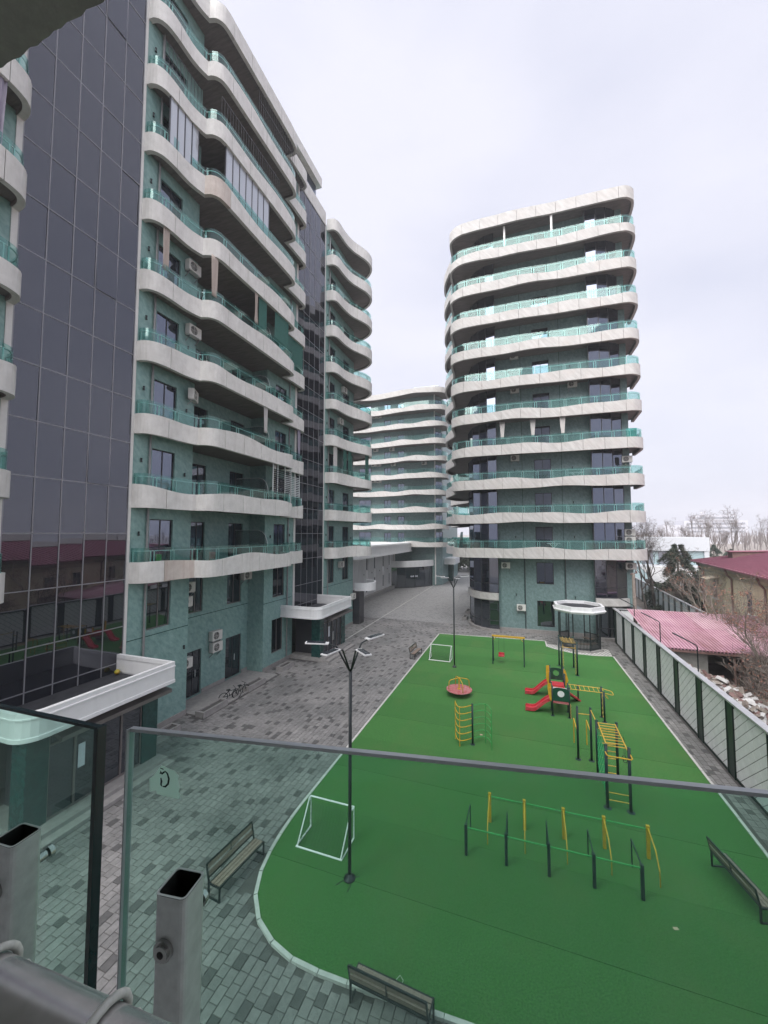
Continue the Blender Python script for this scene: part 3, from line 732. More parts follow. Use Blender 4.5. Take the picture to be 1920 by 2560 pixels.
# louvred enclosure on the second band, window enclosures on the seventh, window bars near the top
lv = MB()
for y in (18.9, 19.35, 20.1, 20.75): lv.box(-13.62, y, ZA[1] + .9, -13.57, y + .05, ZA[2] + .14)
for y in (21.25, 21.8, 22.4, 23.0): lv.box(-14.4, y, ZA[1] + .9, -14.35, y + .05, ZA[2] + .14)
lf = lv.build('louvre_frame', 'rail_metal', A)
for q in range(13):
    z = ZA[1] + 1.3 + q * .12
    for (x, a, b) in ((-13.6, 18.95, 20.75), (-14.38, 21.3, 23.0)): part('slat', 'frame_dark' if x > -14 else 'rail_metal', lf, lambda m: m.obox((x, (a + b) / 2, z), (0, 1, 0), (.7, 0, -.7), (.7, 0, .7), (b - a) / 2, .045, .006))
for (ys, x) in (([11.9, 12.3, 12.7, 13.1, 13.5], -14.22), ([14.5, 15.0, 15.5, 16.0, 16.5, 17.0, 17.5, 18.0], -13.5)):
    e = MB()
    for y in ys: e.box(x - .05, y - .025, ZA[6] + .85, x, y + .025, ZA[7] + .15)
    e.box(x - .05, ys[0], ZA[6] + .85, x + .004, ys[-1], ZA[6] + .9)
    ef = e.build('balcony_glazing', 'frame_dark', A)
    for a, b in zip(ys, ys[1:]): part('pane', 'glazing_pale', ef, lambda m: m.box(x - .03, a + .02, ZA[6] + .89, x - .018, b - .02, ZA[7] + .14))
for (k, ys, x) in ((7, (11.6, 13.6), -14.28), (7, (14.2, 19.0), -13.56), (8, (17.0, 20.6), -13.56), (8, (21.4, 23.2), -14.35)):
    e = MB(); y = ys[0]
    while y < ys[1]: e.box(x - .008, y - .008, ZA[k] + .8, x + .008, y + .008, ZA[k] + 2.35 if k == 7 else ZA[k + 1] + .05); y += .2
    e.box(x - .01, ys[0], ZA[k] + 2.33, x + .01, ys[1], ZA[k] + 2.36)
    e.build('window_bars', 'frame_dark', A)
for (x, a, b, k) in ((-13.55, 17.3, 18.0, 4), (-13.55, 18.8, 20.2, 4), (-14.35, 21.4, 23.2, 4), (-14.06, 29.4, 30.0, 2), (-13.9, 30.05, 30.7, 2), (-13.2, 32.2, 33.0, 2)):
    part('privacy_screen', 'screen_green', A, lambda m: m.box(x - .012, a, ZA[k] + .5, x + .012, b, ZA[k + 1] + .15))
part('privacy_screen', 'curtain_white', A, lambda m: m.box(-14.22, 27.85, ZA[2] + .6, -14.2, 28.5, ZA[3] + .06))
# entrance canopies
def entrance(y0, y1, xo, zc, deckside):
    c = MB()
    rr = .55; rc = [(WX, y0), (xo - rr, y0)] + [(xo - rr + rr * math.sin(R(a)), y0 + rr - rr * math.cos(R(a))) for a in (18, 36, 54, 72)] + [(xo, y0 + rr), (xo, y1), (WX, y1)]
    n = len(rc); ring = []
    c.prism(rc, zc - .02, zc + .02)                                                  # base slab
    o_ = c.build('canopy', 'white_paint', A)
    f = MB(); P = [Vector((*p, 0)) for p in rc]
    nr = []
    for i in range(n):
        d = P[min(i + 1, n - 1)] - P[max(i - 1, 0)]; d.normalize(); nr.append(Vector((-d.y, d.x, 0)))
    Q = offset(P, nr, .14); z = [zc + .021] * n
    strip(f, P, Q, z, [zc + .74] * n, z, [zc + .74] * n)
    f.build('fascia', 'white_paint', o_)
    f = MB(); Pm, Qm = offset(P, nr, -.025), offset(P, nr, .0)
    for za, zb_ in ((.56, .60), (-.002, .10)): strip(f, Pm, [p for p in Q], [zc + za] * n, [zc + zb_] * n, [zc + za] * n, [zc + zb_] * n)
    f.build('moulding', 'white_paint', o_)
    part('roof_felt', 'bitumen', o_, lambda m: m.prism([(q.x, q.y) for q in offset(P, nr, .141)], zc + .021, zc + .06))
    return o_
c1 = entrance(6.42, 11.0, -12.02, 2.98, 1); c2 = entrance(21.7, 26.6, -12.0, 2.98, 1)
def porch(y0, y1, xf, signs):
    part('porch_step', 'stone_grey', A, lambda m: (m.box(WX, y0 - .1, 0, xf + .75, y1 + .15, .12), m.box(WX, y0, .121, xf + .45, y1 + .1, .24)))
    for (a, b) in ((y0, y0 + .55), (y1 - .6, y1)): part('column', 'marble_dark', A, lambda m: m.box(WX + .01, a, .24, xf, b, 2.96) if a > y1 - 1 else m.box(xf - .62, a, .24, xf, b, 2.96))
    aw = part('awning', 'frame_brown', A, lambda m: (m.add([(xf - .02, y0 + .5, 2.78), (xf + .62, y0 + .5, 2.70), (xf + .62, y1 + .05, 2.70), (xf - .02, y1 + .05, 2.78), (xf - .02, y0 + .5, 2.72), (xf + .62, y0 + .5, 2.58), (xf + .62, y1 + .05, 2.58), (xf - .02, y1 + .05, 2.72)], [(0, 1, 2, 3), (7, 6, 5, 4), (0, 4, 5, 1), (1, 5, 6, 2), (2, 6, 7, 3), (3, 7, 4, 0)])))
    part('interior', 'frame_dark', A, lambda m: m.box(WX + .02, y0 + .6, .24, xf - .6, y1 - .62, 2.9))
    ys = [y0 + .56 + (y1 - .61 - y0 - .56) * i / 4 for i in range(5)]
    fr = MB()
    for y in ys: fr.box(xf - .12, y - .03, .24, xf - .04, y + .03, 2.74)
    for z in (.27, 2.30, 2.71): fr.box(xf - .118, ys[0], z - .03, xf - .042, ys[-1], z + .03)
    d_ = fr.build('entrance_door', 'frame_brown', A)
    for a, b in zip(ys, ys[1:]):
        part('pane', 'window_glass_dark', d_, lambda m: m.box(xf - .088, a + .03, .3, xf - .076, b - .03, 2.27)); part('pane', 'window_glass_dark', d_, lambda m: m.box(xf - .088, a + .03, 2.33, xf - .076, b - .03, 2.68))
    part('handle', 'rail_metal', d_, lambda m: (m.tube([(xf, ys[2] - .08, .9), (xf, ys[2] - .08, 1.5)], .014, 6), m.tube([(xf, ys[2] + .08, .9), (xf, ys[2] + .08, 1.5)], .014, 6)))
    part('notice', 'sign_white', d_, lambda m: m.box(xf - .07, ys[1] + .1, 1.25, xf - .064, ys[1] + .3, 1.95))
porch(6.95, 11.0, -12.8, True); porch(22.9, 26.8, -12.6, False)
# raised terrace in front of the shop doors
part('terrace', 'stone_grey', A, lambda m: m.box(RX + .06, 14.26, 0, -13.75, 19.88, .055))

# air conditioners, curtains and small things on the left block
put_ac(RX + .2, 17.08, 2.6, 0, 'white air conditioner, upper of two stacked between the two shop doors of the left block')
put_ac(RX + .2, 17.12, 1.98, 0, 'white air conditioner, lower of two stacked between the two shop doors of the left block')
put_ac(RX + .2, 15.1, 5.45, 0, 'air conditioner just below the lowest balcony of the left block, beside a first floor window')
put_ac(RX + .2, 14.95, 4.75, 0, 'air conditioner hung right under another one below the lowest left balcony')
put_ac(RX + .2, 19.5, 5.62, 0, 'air conditioner tucked under the lowest balcony of the left block near the projecting wall')
put_ac(RX + .2, 15.05, 1.72, 0, 'small air conditioner at the left edge of the nearest shop door')
put_ac(WX + .2, 13.78, 21.05 - .1, 0, 'air conditioner beside the beige curtains on the upper left balcony')
put_ac(WX + .2, 13.9, 17.85, 0, 'air conditioner on the left block one balcony below the beige curtains')
put_ac(WX + .2, 14.0, 14.75, R(30), 'air conditioner seen edge-on on the left block under the fourth balcony band')
put_ac(WX + .2, 30.3, 5.5, 0, 'air conditioner between two windows below the lowest balcony of the far rounded wing')
put_ac(WX + .25, 32.75, 2.4, 0, 'air conditioner low on the corner of the far rounded wing beside the white canopy')
put_ac(WX + .2, 30.75, 21.0, 0, 'air conditioner high on the far rounded wing, the upper of two')
put_ac(WX + .2, 30.0, 17.95, 0, 'air conditioner high on the far rounded wing, the lower of two')
def curtain_cloth(x, y, z0, z1, w0, w1, mat, label, axis=(0, 1), tie=.0, name='curtain'):
    m = MB(); n = 14; rows_ = 9; vs = []; fs = []
    for j in range(rows_ + 1):
        t = j / rows_; w = w0 + (w1 - w0) * t - tie * math.sin(math.pi * t)
        for i in range(n + 1):
            u = (i / n - .5) * w; d = .035 * math.sin(i * 2.3 + t * .6)
            vs.append((x + axis[0] * u + axis[1] * d, y + axis[1] * u - axis[0] * d, z1 + (z0 - z1) * t))
    for j in range(rows_):
        for i in range(n): fs.append((j * (n + 1) + i, j * (n + 1) + i + 1, (j + 1) * (n + 1) + i + 1, (j + 1) * (n + 1) + i))
    m.add(vs, fs)
    o = m.build(name, mat, None, True, loc=(x, y, z0)); md = o.modifiers.new('thickness', 'SOLIDIFY'); md.thickness = .008
    tag(o, label, 'curtain', 'curtains tied back on the balconies')
curtain_cloth(-13.56, 14.0, 19.7, 21.68, .42, .30, 'curtain_beige', 'wide beige curtain hanging from the upper balcony notch of the left block')
curtain_cloth(-13.5, 17.0, 19.95, 21.68, .25, .3, 'curtain_beige', 'narrow knotted beige curtain in the middle of the upper left balcony', tie=.12)
curtain_cloth(-14.28, 11.95, 19.8, 21.68, .3, .26, 'curtain_beige', 'beige curtain by the drainpipe at the near end of the upper left balcony')
curtain_cloth(-13.5, 18.0, 14.1, 15.58, .34, .24, 'curtain_white', 'grey striped curtain tied back on the left block two bands below the beige ones')
curtain_cloth(-14.32, 22.8, 13.6, 15.58, .34, .2, 'curtain_purple', 'pale lilac curtain at the far end of the left balcony next to the glass stairwell')
curtain_cloth(-13.7, 19.2, 10.9, 12.5, .3, .16, 'curtain_white', 'bunched pale cloth hanging above the lowest balconies of the left block', tie=.05)
curtain_cloth(-13.98, 5.9, ZA[4] + .4, ZA[5] + .04, .75, .6, 'curtain_purple', 'purple striped curtain on the nearest balcony at the left edge')
bl = MB(); bl.lathe((WX + .28, 10.7, 3.045), [(0.0, 0), (.06, .02), (.095, .06), (.1, .1), (.09, .14), (.055, .18), (0.0, .2)], 16)
tag(bl.build('ball', 'ball_green', None, True, loc=(WX + .28, 10.7, 3.045)), 'yellow green ball lying in the corner of the near canopy roof', 'ball')
# house number sign
def text_mesh(body, size, name, mat, parent, loc, rot, ext=.002):
    cu = bpy.data.curves.new(name, 'FONT'); cu.body = body; cu.size = size; cu.extrude = ext; cu.align_x = 'CENTER'; cu.align_y = 'CENTER'
    to = bpy.data.objects.new('tmp', cu); link(to); dg = bpy.context.evaluated_depsgraph_get(); dg.update()
    me = bpy.data.meshes.new_from_object(to.evaluated_get(dg)); bpy.data.objects.remove(to)
    me.materials.clear(); me.materials.append(M[mat]); o = bpy.data.objects.new(name, me); link(o); o.parent = parent; o.location = loc; o.rotation_euler = rot; return o
sg = thing('house_number_sign', 'small blue and white house number sign on the dark green column by the entrance', 'sign', (-12.845, 10.78, 2.05))
part('plate', 'sign_white', sg, lambda m: m.box(-12.848, 10.56, 2.02, -12.83, 10.96, 2.48)); part('field', 'sign_blue', sg, lambda m: m.box(-12.829, 10.585, 2.075, -12.824, 10.935, 2.455))
text_mesh('53-69', .135, 'number', 'sign_white', sg, (.023, -.02, .15), (R(90), 0, R(90)))
part('street_line', 'sign_white', sg, lambda m: m.box(-12.824, 10.62, 2.32, -12.822, 10.9, 2.345))

# ------------------------------------------------------------------ tower on the right
ZR = [6.36 + 2.9 * k for k in range(11)]; FY = 35.4
T = thing('apartment_tower', 'tall green stone apartment tower with eleven pale balcony bands facing the turf', 'building', (2, 40, 0))
TOPR = ZR[10] + .4
bayL = [(-4.62, 38.0), (-4.45, 37.0), (-4.0, 35.95), (-3.3, 35.2), (-2.6, 34.87), (-1.82, 34.78)]; bayR = [(5.59, 34.78), (6.4, 34.83), (7.15, 35.0), (7.7, 35.3), (7.95, 35.6)]
bl3 = [bayL[0], bayL[2], bayL[3], bayL[4], bayL[5]]; br3 = [bayR[0], bayR[1], bayR[2], bayR[4]]
wz = lambda k: (ZR[k] + .3, ZR[k] + 2.62)
holes = [(1.26, 2.61, .57, 2.73), (1.26, 2.61, 4.12, 5.95)] + [(1.26, 2.61, *wz(k)) for k in range(10)]
m = MB(); wall_grid(m, 'y', FY, -1.82, 5.59, 0, TOPR, holes, .14)
m.add([(-1.82, FY, 0), (-1.82, 34.78, 0), (-1.82, 34.78, TOPR), (-1.82, FY, TOPR), (5.59, FY, 0), (5.59, 34.78, 0), (5.59, 34.78, TOPR), (5.59, FY, TOPR)], [(0, 1, 2, 3), (4, 5, 6, 7)])
m.add([(7.95, 35.6, 0), (8.46, 35.6, 0), (8.46, 35.6, TOPR), (7.95, 35.6, TOPR), (8.46, 60, 0), (8.46, 60, TOPR)], [(0, 1, 2, 3), (1, 4, 5, 2)])
wall_grid(m, 'x', -4.62, 38.0, 60, 0, TOPR, [(u, u + 1.3, a, b) for u in (40.5, 43.5, 47, 51) for a, b in [(4.1, 5.95)] + [wz(k) for k in range(10)]], .14)
m.add([(-4.62, 60, TOPR), (8.46, 60, TOPR), (8.46, 35.6, TOPR), (5.59, 34.78, TOPR), (-1.82, 34.78, TOPR), (-4.62, 38.0, TOPR), (-4.62, 60, 0), (8.46, 60, 0)], [(0, 1, 2, 3, 4, 5), (0, 1, 7, 6)])
m.build('wall', 'marble_grey', T)
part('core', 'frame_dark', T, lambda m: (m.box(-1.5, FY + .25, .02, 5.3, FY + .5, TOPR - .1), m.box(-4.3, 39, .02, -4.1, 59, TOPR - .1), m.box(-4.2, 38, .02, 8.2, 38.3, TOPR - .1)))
for x in (.28, 3.42):
    part('wall_joint', 'marble_dark', T, lambda m: m.box(x - .015, FY - .006, .3, x + .015, FY - .001, TOPR - .5))
drainpipe(T, .34, FY - .06, .3, ZR[0], 'frame_dark', .03); drainpipe(T, 3.5, FY - .06, .3, ZR[0], 'frame_dark', .03)
part('plinth', 'plinth', T, lambda m: m.box(-1.8, FY - .12, 0, 5.55, FY - .002, .3))
part('plinth', 'plinth', T, lambda m: strip(m, [Vector((*p, 0)) for p in [(-4.85, 38.0), (-4.67, 36.9), (-4.18, 35.8), (-3.4, 34.98), (-2.65, 34.65), (-1.75, 34.56)]], [Vector((*p, 0)) for p in bayL], [0] * 6, [.22] * 6, [0] * 6, [.22] * 6))
part('plinth', 'plinth', T, lambda m: strip(m, [Vector((*p, 0)) for p in [(5.5, 34.56), (6.45, 34.6), (7.3, 34.82), (7.88, 35.15), (8.15, 35.55)]], [Vector((*p, 0)) for p in bayR], [0] * 5, [.22] * 5, [0] * 5, [.22] * 5))
w0 = window(T, 'y', FY, 1.26, 2.61, *wz(0), .14, 2); b0 = bay(T, bl3, ZR[0] + .25, ZR[1] + .3, 4); b1_ = bay(T, br3, ZR[0] + .25, ZR[1] + .3, 3)
for k in range(1, 10):
    for w_ in (w0, b0, b1_): copy_tree(w_, T, dz=ZR[k] - ZR[0])
window(T, 'y', FY, 1.26, 2.61, .57, 2.73, .14, 1, glass='window_glass_dark'); window(T, 'y', FY, 1.26, 2.61, 4.12, 5.95, .14, 2, transom=None, glass='window_glass')
bay(T, bl3, .22, 2.62, 4, transom=.7, glass='window_glass_dark'); bay(T, br3, .22, 2.62, 3, transom=.7, glass='window_glass_dark')
bay(T, bl3, 3.3, ZR[0] + .3, 4, transom=.8); bay(T, br3, 3.3, ZR[0] + .3, 3, transom=.8)
for P_, nm in ((bayL, 'L'), (bayR, 'R')):
    q = [Vector((*p, 0)) for p in P_]; nn_ = []
    for i in range(len(q)):
        d = q[min(i + 1, len(q) - 1)] - q[max(i - 1, 0)]; d.normalize(); nn_.append(Vector((-d.y, d.x, 0)))
    lg = part('bay_ledge', 'concrete_veined', T, lambda m: strip(m, offset(q, nn_, -.2), offset(q, nn_, .1), [2.66] * len(q), [3.27] * len(q), [2.66] * len(q), [3.27] * len(q)))
    part('ledge_moulding', 'concrete_veined', lg, lambda m: strip(m, offset(q, nn_, -.24), offset(q, nn_, -.2), [2.72] * len(q), [2.80] * len(q), [2.72] * len(q), [2.80] * len(q)))
for u in (40.5, 43.5, 47, 51):
    p_ = window(T, 'x', -4.62, u, u + 1.3, *wz(0), .14, 2)
    for k in range(1, 10): copy_tree(p_, T, dz=ZR[k] - ZR[0])
wall_lamp(T, [(-.4, FY, 3.15), (4.2, FY, 3.15)] + [(-.35, FY, ZR[k] + 1.75) for k in range(8)] + [(4.25, FY, ZR[k] + 1.75) for k in range(8)], 'y', -1)
s9 = .9874
front = [(x * s9, y * s9 - .12) for x, y in ((-5.88, 36.6), (-5.86, 35.8), (-5.77, 35.1), (-5.55, 34.74), (-5.17, 34.42), (-4.61, 34.2), (-4.03, 34.15), (-3.05, 34.12), (-1.44, 34.16), (.07, 34.15), (1.77, 34.28), (3.1, 34.4), (4.8, 34.44), (6.46, 34.5), (7.48, 34.54), (8.23, 34.58), (8.66, 34.67), (9.0, 34.9), (9.27, 35.2), (9.41, 35.6), (9.5, 36.4), (9.55, 38.5))]
side2 = [(-4.75, 60), (-6.5, 59.2), (-8.3, 57.0), (-9.0, 54.0), (-8.5, 51.4), (-6.9, 49.0), (-5.5, 47.4), (-4.75, 46.8)]
side = [(-4.75, 46.8), (-5.6, 46.2), (-6.5, 45.2), (-7.3, 43.6), (-7.55, 42.0), (-7.25, 40.3), (-6.6, 38.8), (-6.0, 37.6), (front[0][0], front[0][1])]
CL_R = [(8.45, 38.5), (8.45, 35.61), (7.94, 35.61), (7.69, 35.31), (7.14, 35.01), (6.4, 34.84), (5.58, 34.79), (5.58, 35.41), (-1.81, 35.41), (-1.81, 34.79), (-2.59, 34.88), (-3.29, 35.21), (-3.99, 35.96), (-4.6, 38.0), (-4.6, 60)]
for k in range(11):
    balcony(T, [side2, side, front], CL_R, ZR[k], 140 + k * 3, .98 if k == 10 else .84, 1.52, 'concrete_veined', plen=1.55, wave=.10, bwave=.13 if k in (1, 2, 4, 6, 8, 9) else 0, roof=(k == 10), step=.22, sof=.26)
for x in (-.9, 2.9): part('roof_column', 'strip_white', T, lambda m: m.box(x, 34.0, ZR[9] + .3, x + .16, 34.15, ZR[10] + .05))
part('aqua_screen', 'tank_aqua', T, lambda m: m.box(8.0, 34.3, ZR[3] + .8, 8.7, 34.34, ZR[3] + 1.55))
part('white_post', 'strip_white', T, lambda m: (m.box(-3.95, 34.0, ZR[4] + .6, -3.8, 34.15, ZR[4] + 1.6), m.box(-3.95, 34.0, ZR[3] + .6, -3.8, 34.15, ZR[3] + 1.7), m.box(-5.35, 34.6, ZR[2] + .5, -5.2, 34.75, ZR[2] + 1.6), m.box(-5.35, 34.6, ZR[1] + .5, -5.2, 34.75, ZR[1] + 1.6)))
for (xx, yy) in ((-5.1, 36.0), (-4.1, 35.1)):
    z = ZR[0] + .25; pr = [(yy - 1.2, z), (yy - 1.2, z + 1.1), (yy - 1.05, z + 1.55), (yy - .7, z + 1.85), (yy - .2, z + 1.95), (yy + .7, z + 1.95), (yy + .7, z)]
    m = MB(); n = len(pr); m.add([(xx, a, b) for a, b in pr] + [(xx + .02, a, b) for a, b in pr], [tuple(range(n)), tuple(range(2 * n - 1, n - 1, -1))] + [(i, i + n, (i + 1) % n + n, (i + 1) % n) for i in range(n)])
    m.build('partition_screen', 'frosted_glass', T)
for (x, z, lab) in ((-.22, 23.85, 'air conditioner highest up on the tower front, left of the window'), (4.39, 20.72, 'air conditioner on the tower front right of the window, sixth band from the ground'), (-.2, 20.79, 'air conditioner on the tower front left of the window, level with another on the right'), (-.29, 14.73, 'air conditioner on the tower front left of the window, above the third glass railing'), (-1.22, 5.4, 'air conditioner under the lowest tower band next to the left bay window'), (-.01, 1.85, 'air conditioner at ground floor height on the tower, left of the dark window'), (8.2, 5.6, 'air conditioner at the right corner of the tower just under the lowest band'), (8.2, 7.65, 'lower of two air conditioners at the right corner above the lowest tower band'), (8.2, 8.25, 'upper of two air conditioners at the right corner above the lowest tower band'), (8.18, 14.1, 'air conditioner at the right corner of the tower beside a plant, third balcony up')):
    put_ac(x, FY - .2, z, R(-90), lab)
for (x, lab) in ((-1.27, 'white curtain hanging on the tower front, left one of three'), (1.18, 'white curtain hanging on the tower front, middle one of three'), (3.46, 'white curtain hanging on the tower front, right one of three')):
    curtain_cloth(x, 34.15, ZR[3] + 1.45, ZR[4] + .04, .46, .22, 'curtain_white', lab, axis=(1, 0))
pl = thing('potted_plant', 'leafy potted plant on the tower balcony at the right corner', 'plant', (7.9, 34.6, ZR[2] + .24))
part('pot', 'rust_brown', pl, lambda m: m.lathe((7.9, 34.6, ZR[2] + .24), [(.12, 0), (.17, .3)], 10))
def leaves(m, c, r, n, s, flat=1.):
    for _ in range(n):
        d = Vector((rnd.gauss(0, 1), rnd.gauss(0, 1), rnd.gauss(0, 1) * flat)); d.normalize(); p = Vector(c) + d * r * rnd.random() ** .5
        u = Vector((rnd.gauss(0, 1), rnd.gauss(0, 1), rnd.gauss(0, 1))).normalized(); v = u.orthogonal().normalized() * s * .5; u *= s
        m.add([p - u, p + v, p + u, p - v], [(0, 1, 2, 3)])
part('foliage', 'needles', pl, lambda m: leaves(m, (7.9, 34.6, ZR[2] + 1.2), .5, 220, .09, 1.3))

# ------------------------------------------------------------------ far apartment block, closing the street
ZF = [6.26 + 2.78 * k for k in range(10)]; GY = 62
Fb = thing('far_apartment_block', 'distant green apartment block with pale balcony bands closing the end of the street', 'building', (-18, 66, 0))
fc = [(-24.0, -22.9), (-21.93, -20.67), (-19.48, -18.3)]
holes = [(*u, ZF[k] + .3, ZF[k] + 2.3) for u in fc[1:] for k in range(9)]
TOPF = ZF[9] + .4
m = MB(); wall_grid(m, 'y', GY, -30, -13.1, 0, TOPF, holes, .12); m.add([(-13.1, GY, 0), (-12.2, 63.5, 0), (-12.2, 63.5, TOPF), (-13.1, GY, TOPF), (-12.2, 80, 0), (-12.2, 80, TOPF), (-30, 80, TOPF), (-30, GY, TOPF)], [(0, 1, 2, 3), (1, 4, 5, 2), (3, 2, 5, 6, 7)])
m.build('wall', 'marble_grey', Fb)
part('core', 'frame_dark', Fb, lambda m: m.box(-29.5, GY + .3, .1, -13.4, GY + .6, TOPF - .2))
pf = [window(Fb, 'y', GY, *u, ZF[0] + .3, ZF[0] + 2.3, .12, 2, fw=.09) for u in fc[1:]]
pf.append(bay(Fb, [(-26.5, GY - .02), (-25.4, GY - .05), (-24.3, GY - .05)], ZF[0] + .25, ZF[0] + 2.4, 2))
pf.append(bay(Fb, [(-13.0, GY - .05), (-12.5, 62.8), (-12.15, 63.6)], ZF[0] + .25, ZF[0] + 2.4, 2))
for k in range(1, 9):
    for w_ in pf: copy_tree(w_, Fb, dz=ZF[k] - ZF[0])
segF = [[(-30, 60.4), (-27, 60.0), (-24.5, 60.35), (-22.5, 60.5), (-20.5, 60.2), (-18.0, 59.8), (-15.5, 59.8), (-13.2, 59.95), (-12.0, 60.3), (-11.25, 60.9), (-10.9, 61.8), (-10.95, 63), (-11.3, 64.5)]]
clF = [(-12.19, 64.5), (-12.19, 63.5), (-13.09, 62.01), (-30, 62.01)]
for k in range(10):
    balcony(Fb, segF, clF, ZF[k], 300 + k * 5, .88 if k == 9 else .8, 1.5, 'concrete_veined', plen=2.1, wave=.14, bwave=.15 if k % 2 else 0, roof=(k == 9), step=.4, glen=2.2, detail=False)
wall_lamp(Fb, [(x, GY, ZF[k] + 1.5) for k in range(1, 9) for x in (-16.6, -14.9, -23.2, -22.5)], 'y', -1)
part('roof_railing', 'rail_metal', Fb, lambda m: (m.tube([(-16, 60.2, ZF[9] + 1.15), (-12, 60.6, ZF[9] + 1.15)], .03, 4), *[m.tube([(x, 60.3, ZF[9] + .8), (x, 60.3, ZF[9] + 1.15)], .03, 4) for x in (-16, -15, -14, -13, -12.2)]))
for (x, z, lab) in ((-23.52, 28.5, 'left of two tiny air conditioners near the top of the far block'), (-22.7, 28.45, 'right of two tiny air conditioners near the top of the far block'), (-23.34, 22.6, 'tiny air conditioner left of the windows on the far block, fourth floor from the top'), (-20.4, 22.5, 'tiny air conditioner between the windows on the far block, fourth floor from the top'), (-23.75, 20.0, 'leftmost of four tiny air conditioners in a row on the far block'), (-22.82, 20.0, 'second from the left of four tiny air conditioners in a row on the far block'), (-20.13, 19.9, 'third from the left of four tiny air conditioners in a row on the far block'), (-14.76, 19.8, 'rightmost tiny air conditioner on the blank part of the far block wall'), (-23.74, 17.2, 'left of a pair of tiny air conditioners halfway up the far block'), (-22.76, 17.15, 'right of a pair of tiny air conditioners halfway up the far block')):
    put_ac(x, GY - .2, z, R(-90), lab, s=1.15)
# glazed shop with curved canopy at its foot
shop = [(-19.2, 56.4), (-18.0, 56.9), (-16.8, 57.6), (-15.6, 58.7), (-14.5, 60.2), (-13.6, 62.0)]
bay(Fb, shop, 0, 3.2, 5, glass='window_glass_dark', fmat='frame_dark', name='shop_front')
q = [Vector((*p, 0)) for p in shop]; nn_ = []
for i in range(len(q)):
    d = q[min(i + 1, len(q) - 1)] - q[max(i - 1, 0)]; d.normalize(); nn_.append(Vector((-d.y, d.x, 0)))
part('shop_canopy', 'white_paint', Fb, lambda m: strip(m, offset(q, nn_, -.3), offset(q, nn_, .1), [3.2] * 6, [4.15] * 6, [3.2] * 6, [4.15] * 6))
part('shop_roof', 'bitumen', Fb, lambda m: m.prism(shop + [(-13.6, 62.0), (-19.2, 62.0)], 3.2, 3.7))
part('column', 'strip_white', Fb, lambda m: m.box(-19.0, 57.4, 3.7, -18.6, 57.8, 6.2))
part('shop_lettering', 'sign_white', Fb, lambda m: [m.bar((-16.15 + .12 * i, 58.1 + .11 * i, 1.75), (-16.09 + .12 * i, 58.155 + .11 * i, 1.75), .02, .2 + .06 * (i % 2)) for i in (0, 1, 2, 3, 5, 6, 7)])
drainpipe(Fb, -13.0, 61.8, .2, 33, 'strip_white', .1)
part('side_porch', 'marble_dark', Fb, lambda m: (m.box(-13.0, 65.5, 0, -12.4, 66.5, 3.2), m.box(-12.3, 69.0, 0, -11.4, 70.2, 3.2)))
part('side_canopy', 'white_paint', Fb, lambda m: m.box(-13.4, 65.2, 3.2, -10.4, 70.5, 4.2))
# white panelled annex on the left of the street, and the deck band above it
An = thing('annex_building', 'low white panelled annex with narrow dark windows in two rows on the far left', 'building', (-19, 50, 0))
hs = [(u, u + .62, a, b) for u in (46.3, 49.1, 52.6, 55.3) for a, b in ((.75, 2.45), (3.6, 5.3))]
m = MB(); wall_grid(m, 'x', -18.8, 34.5, 57.6, 0, 6.6, hs, -.15); m.add([(-18.8, 57.6, 0), (-26, 57.6, 0), (-26, 57.6, 6.6), (-18.8, 57.6, 6.6), (-26, 34.5, 6.6), (-18.8, 34.5, 6.6), (-18.8, 34.5, 0), (-26, 34.5, 0)], [(0, 1, 2, 3), (2, 4, 5, 3), (5, 6, 7, 4)])
m.build('wall', 'white_panel', An)
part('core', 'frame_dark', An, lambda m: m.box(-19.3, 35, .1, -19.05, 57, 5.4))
y = 34.9
while y < 57.5:
    if not any(h[0] - .1 < y < h[1] + .1 for h in hs): part('rib', 'white_panel', An, lambda m: m.box(-18.8, y, .3, -18.72, y + .07, 5.5))
    y += .42
for h in hs[:]: window(An, 'x', -18.8, *h, -.15, 1, glass='window_glass_dark', fmat='white_panel')
part('plinth', 'stone_grey', An, lambda m: m.box(-18.78, 34.6, 0, -18.3, 57.5, .45))
part('roof_band', 'white_paint', An, lambda m: m.box(-24, 38.5, 5.62, -16.6, 60.2, 7.0)); part('band_moulding', 'white_paint', An, lambda m: (m.box(-23, 38.4, 6.75, -16.5, 60.3, 6.88), m.box(-23, 38.4, 5.55, -16.5, 60.3, 5.72)))
wall_lamp(An, [(-18.8, u, 3.2) for u in (45.4, 48.2, 51.2, 54.5)], 'x', 1)
cv = [(-14.84, 33.6), (-13.9, 33.8), (-13.35, 34.4), (-13.3, 35.3), (-13.8, 36.2), (-15, 36.9)]
q = cr(cv, .3); nn_ = []
for i in range(len(q)):
    d = q[min(i + 1, len(q) - 1)] - q[max(i - 1, 0)]; d.normalize(); nn_.append(Vector((-d.y, d.x, 0)))
part('side_canopy', 'white_paint', A, lambda m: strip(m, q, offset(q, nn_, .14), [3.0] * len(q), [3.75] * len(q), [3.0] * len(q), [3.75] * len(q))); part('side_canopy_deck', 'bitumen', A, lambda m: m.prism([(p.x, p.y) for p in offset(q, nn_, .1)], 3.05, 3.3))
part('side_porch', 'frame_dark', A, lambda m: m.box(-15.2, 33.3, 0, -14.2, 34.4, 3.0))

